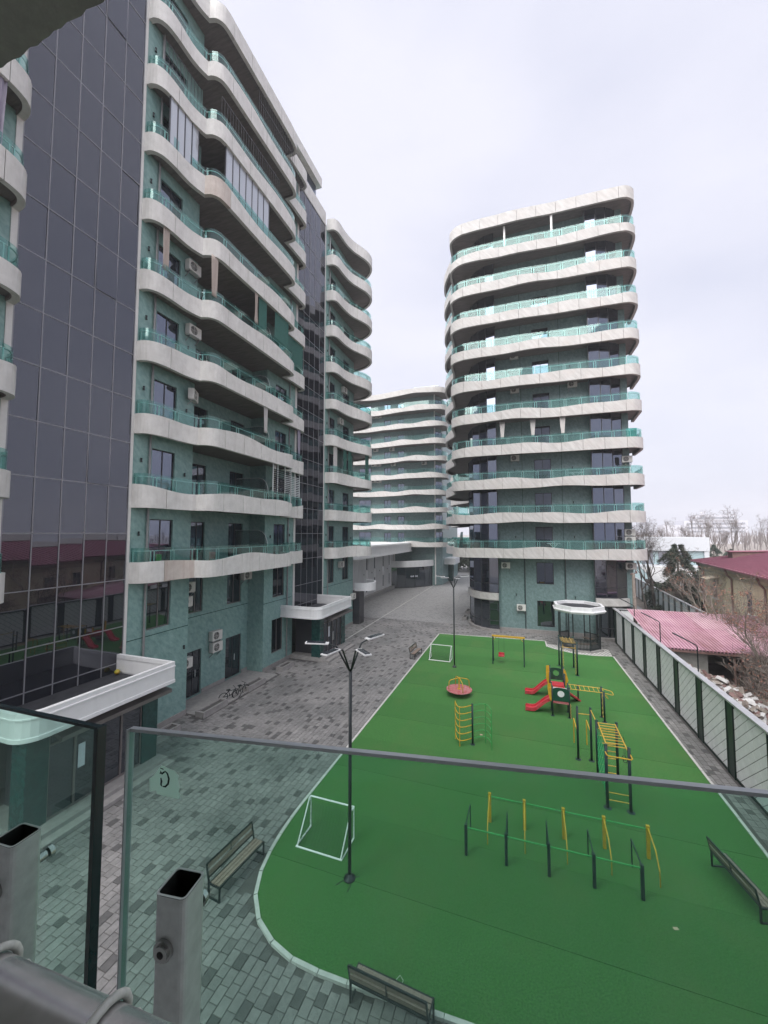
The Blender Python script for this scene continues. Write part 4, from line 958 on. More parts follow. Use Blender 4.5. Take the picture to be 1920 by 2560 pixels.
# ------------------------------------------------------------------ block the photographer stands in
Ob = thing('photographer_block', 'concrete balcony ceiling of the block the view is taken from', 'building', (0, -3, 0))
part('ceiling_slab', 'ceiling_olive', Ob, lambda m: m.prism([(-5, -1.4), (6, -1.4), (6, .475)] + [(x_ * .02, .475 + rnd.uniform(-.0025, .0025)) for x_ in range(290, -249, -1)] + [(-5, .475)], 9.45, 9.75))
part('floor_slab', 'concrete', Ob, lambda m: m.box(-5, -1.4, 6.75, 6, .30, 6.95)); part('wall', 'white_panel', Ob, lambda m: m.box(-7.5, -3.5, 0, 12, -1.41, 34))  # unseen floor and wall, coloured pale to bounce light onto the railing

# ------------------------------------------------------------------ playground
def arc(c, r, a0, a1, n, z): return [(c[0] + r * math.cos(R(a0 + (a1 - a0) * i / n)), c[1] + r * math.sin(R(a0 + (a1 - a0) * i / n)), z) for i in range(n + 1)]
def post(t, x, y, h, r=.042, mat='post_green', name='post'):
    p = part(name, mat, t, lambda m: m.tube([(x, y, .0), (x, y, h)], r, 10), True); part('cap', 'green_board', p, lambda m: m.lathe((x, y, h), [(r * 1.15, 0), (r * 1.15, .015), (r * .6, .03)], 10)); part('footing', 'post_green', p, lambda m: m.lathe((x, y, .024), [(r * 2.6, 0), (r * 2.6, .014), (r * 1.2, .03)], 12)); return p
# goals
def goal(x0, x1, yb, yf, h, label):
    g_ = thing('football_goal', label, 'goal', ((x0 + x1) / 2, (yb + yf) / 2, 0), 'small white football goals')
    r = .024; z = .03 + r
    part('goal_frame', 'white_paint', g_, lambda m: (m.tube([(x0, yf, z), (x0, yf, h), (x1, yf, h), (x1, yf, z)], r, 8), m.tube([(x0, yf, z), (x0, yb, z), (x1, yb, z), (x1, yf, z)], r, 8), m.tube([(x0, yf - .12, h), (x0, yf, h)], r, 8),
         m.tube([(x0 + .03, yb + .0, z), (x0 + .02, yf - .14, h)], r * .8, 8), m.tube([(x1 - .03, yb, z), (x1 - .02, yf - .14, h)], r * .8, 8), m.tube([(x1, yf - .14, h), (x1, yf, h)], r, 8)))
    n = MB(); nx, nz = 15, 10
    def P(i, j):
        t = j / nz; sag = .10 * math.sin(math.pi * t) * math.sin(math.pi * i / nx)
        return (x0 + (x1 - x0) * i / nx, yf - .14 + (yb - yf + .14) * t + sag, h + (z - h) * t - sag * .4)
    for i in range(nx + 1): n.tube([P(i, j) for j in range(nz + 1)], .0045, 3, cap=False)
    for j in range(1, nz): n.tube([P(i, j) for i in range(nx + 1)], .0045, 3, cap=False)
    for xx in (x0, x1):
        for j in range(1, 7): n.tube([(xx, yf, z + (h - z) * j / 7), (xx, yf - .14 - (yf - .14 - yb) * (1 - j / 7), z + (h - z) * j / 7)], .0045, 3, cap=False)
    n.build('net', 'net_black', g_)
goal(-5.80, -4.46, 9.36, 10.12, .88, 'white framed goal with black net near the tall lamp post in front'); goal(-5.86, -4.45, 25.5, 26.22, .87, 'small white goal at the far left corner of the turf')
# carousel
cx, cy = -3.14, 20.62
c_ = thing('merry_go_round', 'red disc merry-go-round with yellow handlebars', 'merry-go-round', (cx, cy, 0))
part('disc', 'pink_worn', c_, lambda m: m.lathe((cx, cy, .22), [(.3, 0), (.62, .05), (.66, .08), (.66, .11), (.60, .10)], 32), True); part('pivot', 'metal_dark', c_, lambda m: m.tube([(cx, cy, .0), (cx, cy, .24)], .06, 10)); part('centre_post', 'yellow_paint', c_, lambda m: (m.tube([(cx, cy, .32), (cx, cy, .92)], .035, 10), m.lathe((cx, cy, .32), [(.09, 0), (.09, .03), (.04, .05)], 12)))
for k in range(4):
    a = R(28 + 90 * k); d = Vector((math.cos(a), math.sin(a), 0)); o_ = Vector((cx, cy, 0))
    part('handlebar', 'yellow_paint', c_, lambda m: m.tube([o_ + Vector((0, 0, .88)), o_ + d * .2 + Vector((0, 0, .86)), o_ + d * .46 + Vector((0, 0, .80)), o_ + d * .54 + Vector((0, 0, .72)), o_ + d * .56 + Vector((0, 0, .33))], .02, 8), True)
# curved climbing arcs
cl = thing('arc_climber', 'S-shaped climber of yellow and green hoops on a dark post', 'climbing frame', (-1.93, 16.04, 0))
post(cl, -1.93, 16.04, 1.59, .038)
def bow(p, q, dp, n=10): # bow from p to q bulging by dp
    p, q = Vector(p), Vector(q); return [p.lerp(q, i / n) + Vector(dp) * math.sin(math.pi * i / n) for i in range(n + 1)]
for k in range(6):
    z = .27 + k * .255
    part('hoop', 'yellow_paint', cl, lambda m: m.tube(bow((-1.95, 16.04, z), (-2.64, 16.22, z), (-.09, -.42, 0)), .018, 6), True); part('hoop', 'green_paint', cl, lambda m: m.tube(bow((-1.91, 16.04, z), (-1.18, 15.86, z), (.08, .36, 0)), .015, 6), True)
for (x, y, c) in ((-2.39, 15.72, 'yellow_paint'), (-2.64, 16.22, 'yellow_paint'), (-1.45, 16.3, 'green_paint'), (-1.18, 15.86, 'green_paint')): part('upright', c, cl, lambda m: m.tube([(x, y, 0), (x, y, 1.56)], .014, 6))
# swing
sw = thing('swing', 'dark swing frame with yellow crossbeam and red seat', 'swing', (-.85, 26.45, 0))
for x in (-1.8, .1):
    for y in (26.1, 26.8): part('leg', 'post_green', sw, lambda m: m.tube([(x, y, 0), (x, 26.45 + (y - 26.45) * .25, 1.72)], .035, 8))
part('crossbeam', 'yellow_paint', sw, lambda m: (m.box(-1.86, 26.39, 1.69, .16, 26.51, 1.79), m.bar((-1.76, 26.45, 1.5), (-1.58, 26.45, 1.7), .03, .03), m.bar((.06, 26.45, 1.5), (-.12, 26.45, 1.7), .03, .03)))
st = part('seat', 'red_plastic', sw, lambda m: (m.box(-1.46, 26.3, .48, -1.1, 26.6, .54), m.box(-1.46, 26.58, .54, -1.1, 26.61, .68), m.box(-1.46, 26.3, .60, -1.1, 26.33, .64)))
for x in (-1.45, -1.11): part('chain', 'metal_dark', sw, lambda m: m.tube([(x, 26.45, .54), (x, 26.45, 1.69)], .008, 4))
# rope frame
rf = thing('rope_frame', 'tall dark climbing frame with rope net roof near the pavilion', 'climbing frame', (2.6, 26.4, 0))
RP = [(2.2, 27.2), (2.22, 25.75), (3.05, 25.65), (3.02, 27.1)]
for x, y in RP: post(rf, x, y, 1.92, .045)
part('roof_frame', 'post_green', rf, lambda m: m.tube([(x, y, 1.85) for x, y in RP], .03, 6, closed=True))
def ropenet(m):
    for i in range(1, 6):
        t = i / 6; a = Vector((*RP[0], 1.86)).lerp(Vector((*RP[1], 1.86)), t); b = Vector((*RP[3], 1.86)).lerp(Vector((*RP[2], 1.86)), t); m.tube([a, (a + b) / 2 - Vector((0, 0, .05)), b], .013, 5)
    for i in range(1, 4):
        t = i / 4; a = Vector((*RP[0], 1.86)).lerp(Vector((*RP[3], 1.86)), t); b = Vector((*RP[1], 1.86)).lerp(Vector((*RP[2], 1.86)), t); m.tube([a, (a + b) / 2 - Vector((0, 0, .05)), b], .013, 5)
part('rope_net', 'rope_yellow', rf, ropenet)
for (x, y) in ((2.3, 25.75), (2.97, 25.7)):
    def twist(m):
        for s in (0, 1): m.tube([(x + .035 * math.cos(k * .55 + s * math.pi), y + .02 * math.sin(k * .55 + s * math.pi), .05 + 1.7 * k / 44) for k in range(45)], .011, 5)
    part('rope_ladder', 'rope_yellow', rf, twist, True)
part('crossbar', 'yellow_paint', rf, lambda m: m.tube([(2.22, 25.72, 1.6), (3.05, 25.68, 1.6)], .016, 6))
# slide set with monkey ladder
ss = thing('slide_set', 'small playground house with red slides, green boards and yellow ladder bridge', 'slide', (1.6, 20.6, 0))
for (x, y, h) in ((1.27, 19.75, 1.36), (1.98, 19.75, 1.36), (1.27, 20.35, 1.3), (1.98, 20.35, 1.34), (1.3, 21.75, 1.3), (1.98, 21.75, 1.3), (1.33, 22.32, 1.48), (1.98, 22.32, 1.48)): post(ss, x, y, h, .036)
def board(name, y, z0, z1, hole, hm):
    m = MB(); xa, xb = 1.29, 1.97; cxm, cz = (xa + xb) / 2, (z0 + z1) / 2 + .06; rr = .145; n = 24
    top = lambda x: z1 + .05 * math.sin(math.pi * (x - xa) / (xb - xa))
    outer = []
    for k in range(n):
        a = 2 * math.pi * k / n; dx, dz = math.cos(a), math.sin(a)
        tt = min(((xb - cxm) / abs(dx)) if abs(dx) > 1e-6 else 9, ((z1 - cz) / dz) if dz > 1e-6 else 9, ((z0 - cz) / dz) if dz < -1e-6 else 9)
        outer.append((cxm + dx * tt, cz + dz * tt))
    inner = [(cxm + rr * math.cos(2 * math.pi * k / n), cz + rr * math.sin(2 * math.pi * k / n)) for k in range(n)]
    vs = [(x, yy, z + (.045 * math.sin(math.pi * (x - xa) / (xb - xa)) if z >= z1 - 1e-4 else 0)) for yy in (y - .012, y + .012) for x, z in outer] + [(x, yy, z) for yy in (y - .012, y + .012) for x, z in inner]
    fs = []
    for k in range(n):
        j = (k + 1) % n; fs += [(k, j, 2 * n + j, 2 * n + k), (n + j, n + k, 3 * n + k, 3 * n + j), (k, n + k, n + j, j), (2 * n + k, 2 * n + j, 3 * n + j, 3 * n + k)]
    m.add(vs, fs); b = m.build('board', 'green_board', ss)
    if hm:
        w = MB(); w.add([(x, y - .004, z) for x, z in inner] + [(x, y + .004, z) for x, z in inner], [tuple(range(n)), tuple(range(2 * n - 1, n - 1, -1))]); w.build('round_pane', hm, b)
board('near', 19.72, .72, 1.28, True, 'white_paint'); board('far', 22.3, .80, 1.36, True, None)
for (y0, y1, z) in ((19.75, 20.35, .66), (21.75, 22.32, .7)): part('deck', 'red_plastic', ss, lambda m: m.box(1.28, y0, z - .05, 1.98, y1, z))
part('bridge', 'red_plastic', ss, lambda m: (m.box(1.36, 20.36, .60, 1.9, 21.74, .64), m.box(1.33, 20.36, .64, 1.36, 21.74, .82), m.box(1.9, 20.36, .64, 1.93, 21.74, .82)))
part('front_rail', 'pink_worn', ss, lambda m: m.box(1.3, 19.70, .62, 1.95, 19.74, .68)); part('panel', 'white_paint', ss, lambda m: m.box(1.3, 20.36, .9, 1.96, 20.38, 1.1))  # white panel stands in for white reflected in the red plastic
def wing(x, y, z0, z1):
    pr = [(0, z0), (.10, z0 + .06), (.16, z0 + .34), (.15, z1 - .04), (.0, z1)]; m = MB(); n = len(pr)
    m.add([(x - a, y - .014, z) for a, z in pr] + [(x - a, y + .014, z) for a, z in pr], [tuple(range(n)), tuple(range(2 * n - 1, n - 1, -1))] + [(i, i + n, (i + 1) % n + n, (i + 1) % n) for i in range(n)]); m.build('side_wing', 'yellow_paint', ss)
wing(1.26, 19.78, .66, 1.3); wing(1.26, 20.33, .66, 1.28); wing(1.28, 21.78, .72, 1.32); wing(1.31, 22.3, .76, 1.5)
for (y, z) in ((22.3, .76), (21.8, .72)):
    m = MB(); pr = [(0, z), (.11, z + .05), (.17, z + .3), (.10, z + .55), (0, z + .62)]; n = len(pr)
    m.add([(1.99 + a, y - .014, q) for a, q in pr] + [(1.99 + a, y + .014, q) for a, q in pr], [tuple(range(n)), tuple(range(2 * n - 1, n - 1, -1))] + [(i, i + n, (i + 1) % n + n, (i + 1) % n) for i in range(n)]); m.build('side_wing', 'yellow_paint', ss)
def slide(y0, y1, zt, xt):
    pr = [(xt, zt), (xt - .12, zt - .02), (xt - .3, zt - .14), (.55, .17), (.42, .12), (.12, .12), (.09, .06)]
    m = MB(); n = len(pr); vs = []
    for (x, z) in pr: vs += [(x, y0, z - .05), (x, y0, z + .1), (x, y0 + .03, z + .1), (x, y0 + .03, z), (x, y1 - .03, z), (x, y1 - .03, z + .1), (x, y1, z + .1), (x, y1, z - .05)]
    fs = []
    for i in range(n - 1):
        for j in range(8): fs.append((i * 8 + j, i * 8 + (j + 1) % 8, i * 8 + 8 + (j + 1) % 8, i * 8 + 8 + j))
    fs += [tuple(range(8)), tuple((n - 1) * 8 + j for j in range(7, -1, -1))]; m.add(vs, fs); m.build('slide', 'red_plastic', ss)
slide(19.82, 20.26, .70, 1.28); slide(21.82, 22.24, .76, 1.3)
def ramp(m):
    m.bar((1.98, 21.3, .62), (2.6, 21.95, .04), .34, .07)
    for k in range(5):
        c = Vector((1.98, 21.3, .62)).lerp(Vector((2.6, 21.95, .04)), .12 + k * .18); m.lathe((c.x, c.y, c.z + .02), [(.07, 0), (.05, .06), (0, .08)], 8)
part('climbing_ramp', 'red_plastic', ss, ramp); post(ss, 2.61, 21.97, .78, .04); post(ss, 3.38, 20.36, 1.36, .04); post(ss, 3.4, 19.85, 1.33, .04)
part('ladder_rail', 'yellow_paint', ss, lambda m: (m.tube([(2.0, 20.4, 1.3), (3.38, 20.36, 1.3), (3.75, 20.33, 1.24), (3.8, 20.25, 1.23), (3.8, 19.98, 1.22), (3.74, 19.9, 1.22), (3.4, 19.88, 1.28), (2.0, 19.8, 1.3)], .017, 6), m.tube([(3.45, 20.3, 1.2), (3.55, 20.2, 1.0), (3.6, 20.0, 1.0), (3.5, 19.9, 1.2)], .012, 6)))
for k in range(8): part('rung', 'yellow_paint', ss, lambda m: m.tube([(2.08 + k * .19, 20.39, 1.3), (2.08 + k * .19, 19.84, 1.3)], .014, 6))
for (xa, ya, h0, h1) in ((3.385, 20.15, .1, 1.2), (2.02, 19.72, .02, .66)):
    def tw(m):
        for s in (0, 1): m.tube([(xa + .01 * math.sin(k), ya + .05 * math.cos(k * .6 + s * math.pi), h0 + (h1 - h0) * k / 30) for k in range(31)], .013, 5)
    part('rope', 'rope_yellow', ss, tw, True)
# dip bars and wall-bar station
ds = thing('exercise_frame', 'dark and yellow exercise frame with monkey bars and green climbing net', 'climbing frame', (2.5, 15, 0))
for (x, y) in ((1.89, 16.33), (2.34, 16.38)): post(ds, x, y, 1.93, .04)
part('pull_up_bar', 'yellow_paint', ds, lambda m: m.tube([(1.89, 16.33, 1.68), (2.34, 16.38, 1.68)], .016, 6))
for (x, y) in ((1.89, 16.35), (2.35, 16.4)): part('dip_bar', 'yellow_paint', ds, lambda m: m.tube([(x, y, 1.0), (x, 17.48, 1.0), (x, 17.52, .96), (x, 17.52, 0)], .02, 6))
MP = [(2.37, 13.81), (2.99, 13.82), (3.0, 15.48), (2.39, 15.45)]
for x, y in MP: post(ds, x, y, 1.9, .045)
part('link_bar', 'yellow_paint', ds, lambda m: m.tube([(2.35, 16.38, 1.86), (2.39, 15.45, 1.84)], .017, 6))
part('ladder_rail', 'yellow_paint', ds, lambda m: (m.tube([(2.41, 13.81, 1.84), (2.43, 15.45, 1.84)], .02, 6), m.tube([(2.95, 13.82, 1.84), (2.96, 15.48, 1.84)], .02, 6), m.tube([(2.35, 13.8, 1.7), (2.35, 13.62, 1.7), (2.40, 13.55, 1.7), (2.98, 13.55, 1.7), (3.03, 13.6, 1.7), (3.02, 13.8, 1.72)], .018, 6)))
for k in range(9): part('rung', 'yellow_paint', ds, lambda m: m.tube([(2.42, 13.9 + k * .19, 1.84), (2.96, 13.92 + k * .19, 1.84)], .015, 6))
for z in (.28, .5): part('rung', 'yellow_paint', ds, lambda m: m.tube([(2.37, 13.81, z), (2.99, 13.82, z)], .015, 6))
for k in range(7): part('rung', 'yellow_paint', ds, lambda m: m.tube([(2.39, 15.45, .2 + k * .24), (3.0, 15.48, .2 + k * .24)], .015, 6))
def gnet(m):
    for k in range(-6, 9):
        a = [(2.375 + .02 * t, 13.86 + 1.54 * t, .15 + k * .22 + 1.5 * t) for t in (0, .25, .5, .75, 1)]
        b = [(2.375 + .02 * t, 13.86 + 1.54 * t, 1.65 + k * .22 - 1.5 * t) for t in (0, .25, .5, .75, 1)]
        for L_ in (a, b):
            L_ = [p for p in L_ if .1 <= p[2] <= 1.8]
            if len(L_) > 1: m.tube(L_, .010, 5)
part('climbing_net', 'net_green', ds, gnet)
for y in (14.6, 14.75): part('ring_strap', 'metal_dark', ds, lambda m: (m.tube([(3.05, y, 1.8), (3.05, y, 1.2)], .006, 4), m.tube([(3.05 + .06 * math.cos(R(a)), y, 1.13 + .07 * math.sin(R(a))) for a in range(0, 360, 36)], .01, 5, closed=True)))
# push-up bars
pu = thing('push_up_bars', 'row of dark and yellow push-up stands joined by two green bars', 'exercise bars', (.75, 11.3, 0))
for i, x in enumerate((-1.48, -.48, .52, 1.51, 2.5)):
    y = 10.62 + i * .025
    part('stand', 'post_green', pu, lambda m: (m.box(x - .035, y - .035, 0, x + .035, y + .035, .80), m.bar((x, y + .03, .77), (x, y + .93, .70), .025, .025), m.box(x - .014, y + .9, 0, x + .014, y + .93, .71)))
for i, x in enumerate((-.98, -.03, .98, 1.97, 2.98)):
    y = 12.03 + i * .015
    part('stand', 'yellow_paint', pu, lambda m: (m.box(x - .04, y - .035, 0, x + .04, y + .035, .84), m.bar((x, y - .03, .78), (x, y - .6, .66), .028, .028), m.bar((x, y - .6, .67), (x, y - .87, .38), .026, .026, up=(1, 0, 0)), m.bar((x, y - .87, .38), (x, y - .87, 0), .022, .022)))
part('bar', 'green_paint', pu, lambda m: m.tube([(-1.48, 10.62, .72), (2.5, 10.72, .72)], .018, 8)); part('bar', 'green_paint', pu, lambda m: m.tube([(-.98, 12.03, .74), (2.98, 12.1, .74)], .018, 8))
# benches (local: length along +Y, sitter faces +X, origin at the back near leg)
def bench():
    t = thing('park_bench', 'x', 'bench', (0, 0, 0), 'benches around the turf'); L_ = 1.5
    for y in (.03, L_ - .03):
        part('leg_frame', 'metal_dark', t, lambda m: (m.box(.0, y - .016, 0, .035, y + .016, .34), m.box(.34, y - .016, 0, .375, y + .016, .34), m.box(.035, y - .015, 0, .34, y + .015, .03), m.box(.0, y - .0155, .30, .375, y + .0155, .335), m.bar((.018, y, .33), (-.07, y, .71), .03, .032)))
    part('seat_rail', 'metal_dark', t, lambda m: (m.box(.345, .05, .305, .37, L_ - .05, .334), m.box(.03, .05, .305, .05, L_ - .05, .334)))
    for x in (.075, .165, .255): part('seat_slat', 'wood', t, lambda m: m.box(x, .04, .325, x + .075, L_ - .04, .349))
    for z in (.46, .60):
        xx = .018 - .088 * (z + .05 - .33) / .38
        part('back_slat', 'wood', t, lambda m: m.obox((xx, L_ / 2, z + .03), (0, 1, 0), (.38, 0, .088), (-.088, 0, .38), L_ / 2 - .03, .010, .048))
    part('back_rail', 'metal_dark', t, lambda m: (m.bar((-.068, .03, .70), (-.068, L_ - .03, .70), .03, .03), m.bar((-.005, .03, .425), (-.005, L_ - .03, .425), .03, .03), m.bar((-.03, L_ / 2, .43), (-.068, L_ / 2, .7), .03, .02)))
    return t
bn = bench()
def put_bench(o, x, y, rot, label): o.location = (x, y, .0); o.rotation_euler = (0, 0, rot); o['label'] = label
put_bench(bn, -6.97, 7.45, R(-5), 'wooden slatted bench on the paving left of the turf, beside the near curve')
put_bench(copy_tree(bn), -1.56, 6.66, R(87), 'bench seen from behind at the bottom edge of the picture')
b3 = copy_tree(bn); put_bench(b3, 4.72, 10.9, R(13), 'bench standing on the turf at the right edge of the picture'); b3.location.z = .03
put_bench(copy_tree(bn), -7.13, 25.36, R(-4), 'small distant bench on the paving near the far goal')
# lamp posts
def lamp_post():
    t = thing('lamp_post', 'x', 'lamp post', (0, 0, 0), 'tall four-armed solar lamp posts')
    part('pole', 'metal_dark', t, lambda m: (m.tube([(0, 0, 0), (0, 0, 4.98)], .042, 12), m.lathe((0, 0, 0), [(.14, 0), (.14, .035), (.06, .05), (.05, .12)], 12)), True)
    for a in (200, 65, 262, 315):
        c, s = math.cos(R(a)), math.sin(R(a))
        ar = part('arm', 'metal_dark', t, lambda m: (m.tube([(0, 0, 4.9), (c * .36, s * .36, 5.55), (c * .58, s * .58, 5.6)], .022, 8)), True)
        h = part('lamp_head', 'white_paint', ar, lambda m: m.obox((c * .84, s * .84, 5.63), (c, s, .04), (-s, c, 0), (-.04 * c, -.04 * s, 1), .29, .085, .014))
        part('solar_panel', 'solar', ar, lambda m: m.obox((c * .86, s * .86, 5.653), (c, s, .04), (-s, c, 0), (-.04 * c, -.04 * s, 1), .23, .064, .009))
    return t
lp = lamp_post(); lp.location = (-4.06, 8.97, .03); lp['label'] = 'tall black four-armed lamp post in the near part of the turf'
l2 = copy_tree(lp, loc=(-4.04, 24.7, .03), rotz=R(-22)); l2['label'] = 'tall black lamp post at the far left of the turf by the small goal'
# cables at the foot of the near post
cb = MB(); cb.tube([(-4.06, 8.95, .035), (-4.2, 8.85, .04), (-4.3, 8.7, .035)], .008, 5); cb.tube([(-4.05, 8.95, .035), (-3.95, 8.8, .04), (-3.97, 8.62, .035)], .008, 5); cb.tube([(-4.02, 9.0, .035), (-3.85, 9.1, .04)], .008, 5)
tag(cb.build('loose_cable', 'metal_dark', None, loc=(-4.06, 8.95, .03)), 'loose black cable ends at the foot of the near lamp post', 'cable')
# pavilion
pvx, pvy = 4.0, 32.2
pv = thing('pavilion', 'octagonal pavilion with white flat roof and dark fence ring', 'pavilion', (pvx, pvy, 0))
def octo(r, n=8, a0=22.5): return [(pvx + r * math.cos(R(a0 + 360 / n * k)), pvy + r * math.sin(R(a0 + 360 / n * k))) for k in range(n)]
O1 = octo(1.78); O2 = octo(1.58)
part('roof', 'white_paint', pv, lambda m: (m.prism(octo(1.78), 2.70, 2.80), m.prism(octo(1.86), 2.802, 2.86)))
f = MB(); q = [Vector((*p, 0)) for p in octo(1.76)]; q.append(q[0]); q2 = [Vector((*p, 0)) for p in octo(1.58)]; q2.append(q2[0]); strip(f, q, q2, [2.862] * 9, [3.16] * 9, [2.862] * 9, [3.16] * 9); f.build('parapet', 'white_paint', pv)
part('roof_felt', 'bitumen', pv, lambda m: m.prism(octo(1.575), 2.862, 2.95)); part('base', 'stone_grey', pv, lambda m: m.prism(octo(1.62), 0, .1))
for x, y in octo(1.42): part('post', 'metal_dark', pv, lambda m: m.tube([(x, y, .1), (x, y, 2.7)], .04, 8))
ring = octo(1.42)
for k in range(8):
    a, b = Vector((*ring[k], 0)), Vector((*ring[(k + 1) % 8], 0))
    if k == 1: continue
    def fp(m):
        for z in (.2, .85): m.bar((a.x, a.y, z), (b.x, b.y, z), .03, .04)
        for i in range(1, 12):
            p = a.lerp(b, i / 12); m.box(p.x - .017, p.y - .017, .12, p.x + .017, p.y + .017, .9)
    part('fence_section', 'metal_dark', pv, fp)
for k in (0, 3, 4, 5, 6):
    a, b = Vector((*octo(1.15)[k], 0)), Vector((*octo(1.15)[(k + 1) % 8], 0)); part('bench_seat', 'wood', pv, lambda m: m.bar((a.x, a.y, .5), (b.x, b.y, .5), .32, .04))
# planters along the left block and a pair of bicycles
def planter(x0, y0, x1, y1, label):
    t = thing('planter', label, 'planter', ((x0 + x1) / 2, (y0 + y1) / 2, 0), 'low stone planters along the left block')
    part('box', 'stone_grey', t, lambda m: (m.box(x0, y0, 0, x0 + .09, y1, .28), m.box(x1 - .09, y0, 0, x1, y1, .28), m.box(x0 + .09, y0, 0, x1 - .09, y0 + .09, .28), m.box(x0 + .09, y1 - .09, 0, x1 - .09, y1, .28))); part('soil', 'ground_dark', t, lambda m: m.box(x0 + .085, y0 + .085, .01, x1 - .085, y1 - .085, .22))
planter(-14.3, 11.5, -13.78, 13.0, 'low stone planter just past the near entrance porch'); planter(-14.18, 14.15, -13.68, 15.7, 'long stone planter in front of the nearest shop door'); planter(-14.2, 17.25, -13.7, 18.7, 'stone planter beside the parked bicycles'); planter(-14.2, 20.4, -13.72, 21.6, 'far stone planter close to the second entrance')
def bicycle(x, y, rot, label):
    t = thing('bicycle', label, 'bicycle', (x, y, .0), 'bicycles parked by the shop terrace'); t.rotation_euler = (R(8), 0, rot); t.scale = (.82, .82, .82)
    def cir(c, r, n=20): return [Vector((c[0] + r * math.cos(2 * math.pi * k / n), 0, c[1] + r * math.sin(2 * math.pi * k / n))) for k in range(n)]
    o0 = Vector((x, y, 0))
    for cx_ in (-.40, .40):
        w = part('wheel', 'metal_dark', t, lambda m: m.tube([p + o0 for p in cir((cx_, .27), .255)], .024, 5, closed=True))
        part('spokes', 'metal_dark', w, lambda m: [m.tube([o0 + Vector((cx_, 0, .27)), o0 + Vector((cx_ + .25 * math.cos(R(a)), 0, .27 + .25 * math.sin(R(a))))], .003, 3) for a in range(0, 360, 40)])
    part('frame', 'metal_dark', t, lambda m: [m.tube([o0 + Vector((a, 0, b)), o0 + Vector((c, 0, d))], .022, 6) for a, b, c, d in ((-.4, .27, -.02, .27), (-.02, .27, -.12, .62), (-.12, .58, .28, .60), (-.02, .27, .30, .55), (-.4, .27, -.12, .58), (.4, .27, .27, .68))])
    part('saddle', 'metal_dark', t, lambda m: m.box(x - .24, y - .05, .64, x - .02, y + .05, .69)); part('handlebar', 'metal_dark', t, lambda m: m.tube([o0 + Vector((.20, -.24, .76)), o0 + Vector((.27, -.15, .72)), o0 + Vector((.27, .15, .72)), o0 + Vector((.20, .24, .76))], .013, 6))
bicycle(-14.0, 16.2, R(55), 'dark bicycle nearer the camera, parked at the edge of the shop terrace'); bicycle(-13.92, 16.85, R(80), 'dark bicycle leaning behind the other one by the planter')
planter(-5.6, 41.5, -5.1, 43.0, 'stone planter at the foot of the left side of the tower'); planter(-5.5, 38.4, -5.05, 39.6, 'small planter by the left corner of the tower')
# litter on the turf
lt = MB(); lt.obox((2.96, 10.2, .036), (1, .3, 0), (-.3, 1, 0), (0, 0, 1), .05, .03, .002); tag(lt.build('leaf', 'paper_litter', None, loc=(2.96, 10.2, .036)), 'small dry leaf lying on the turf near the right bench', 'leaf')
lt = MB(); lt.tube([(-2.35, 7.32, .04), (-2.3, 7.42, .04), (-2.22, 7.36, .04), (-2.23, 7.28, .04)], .006, 4); tag(lt.build('straw', 'cord_white', None, loc=(-2.3, 7.35, .04)), 'bent white straw on the turf above the bottom bench', 'litter')
lt = MB(); lt.obox((-1.68, 16.9, .036), (1, .2, 0), (-.2, 1, 0), (0, 0, 1), .05, .04, .002); tag(lt.build('leaf', 'paper_litter', None, loc=(-1.68, 16.9, .036)), 'pale leaf on the turf behind the hoop climber', 'leaf')

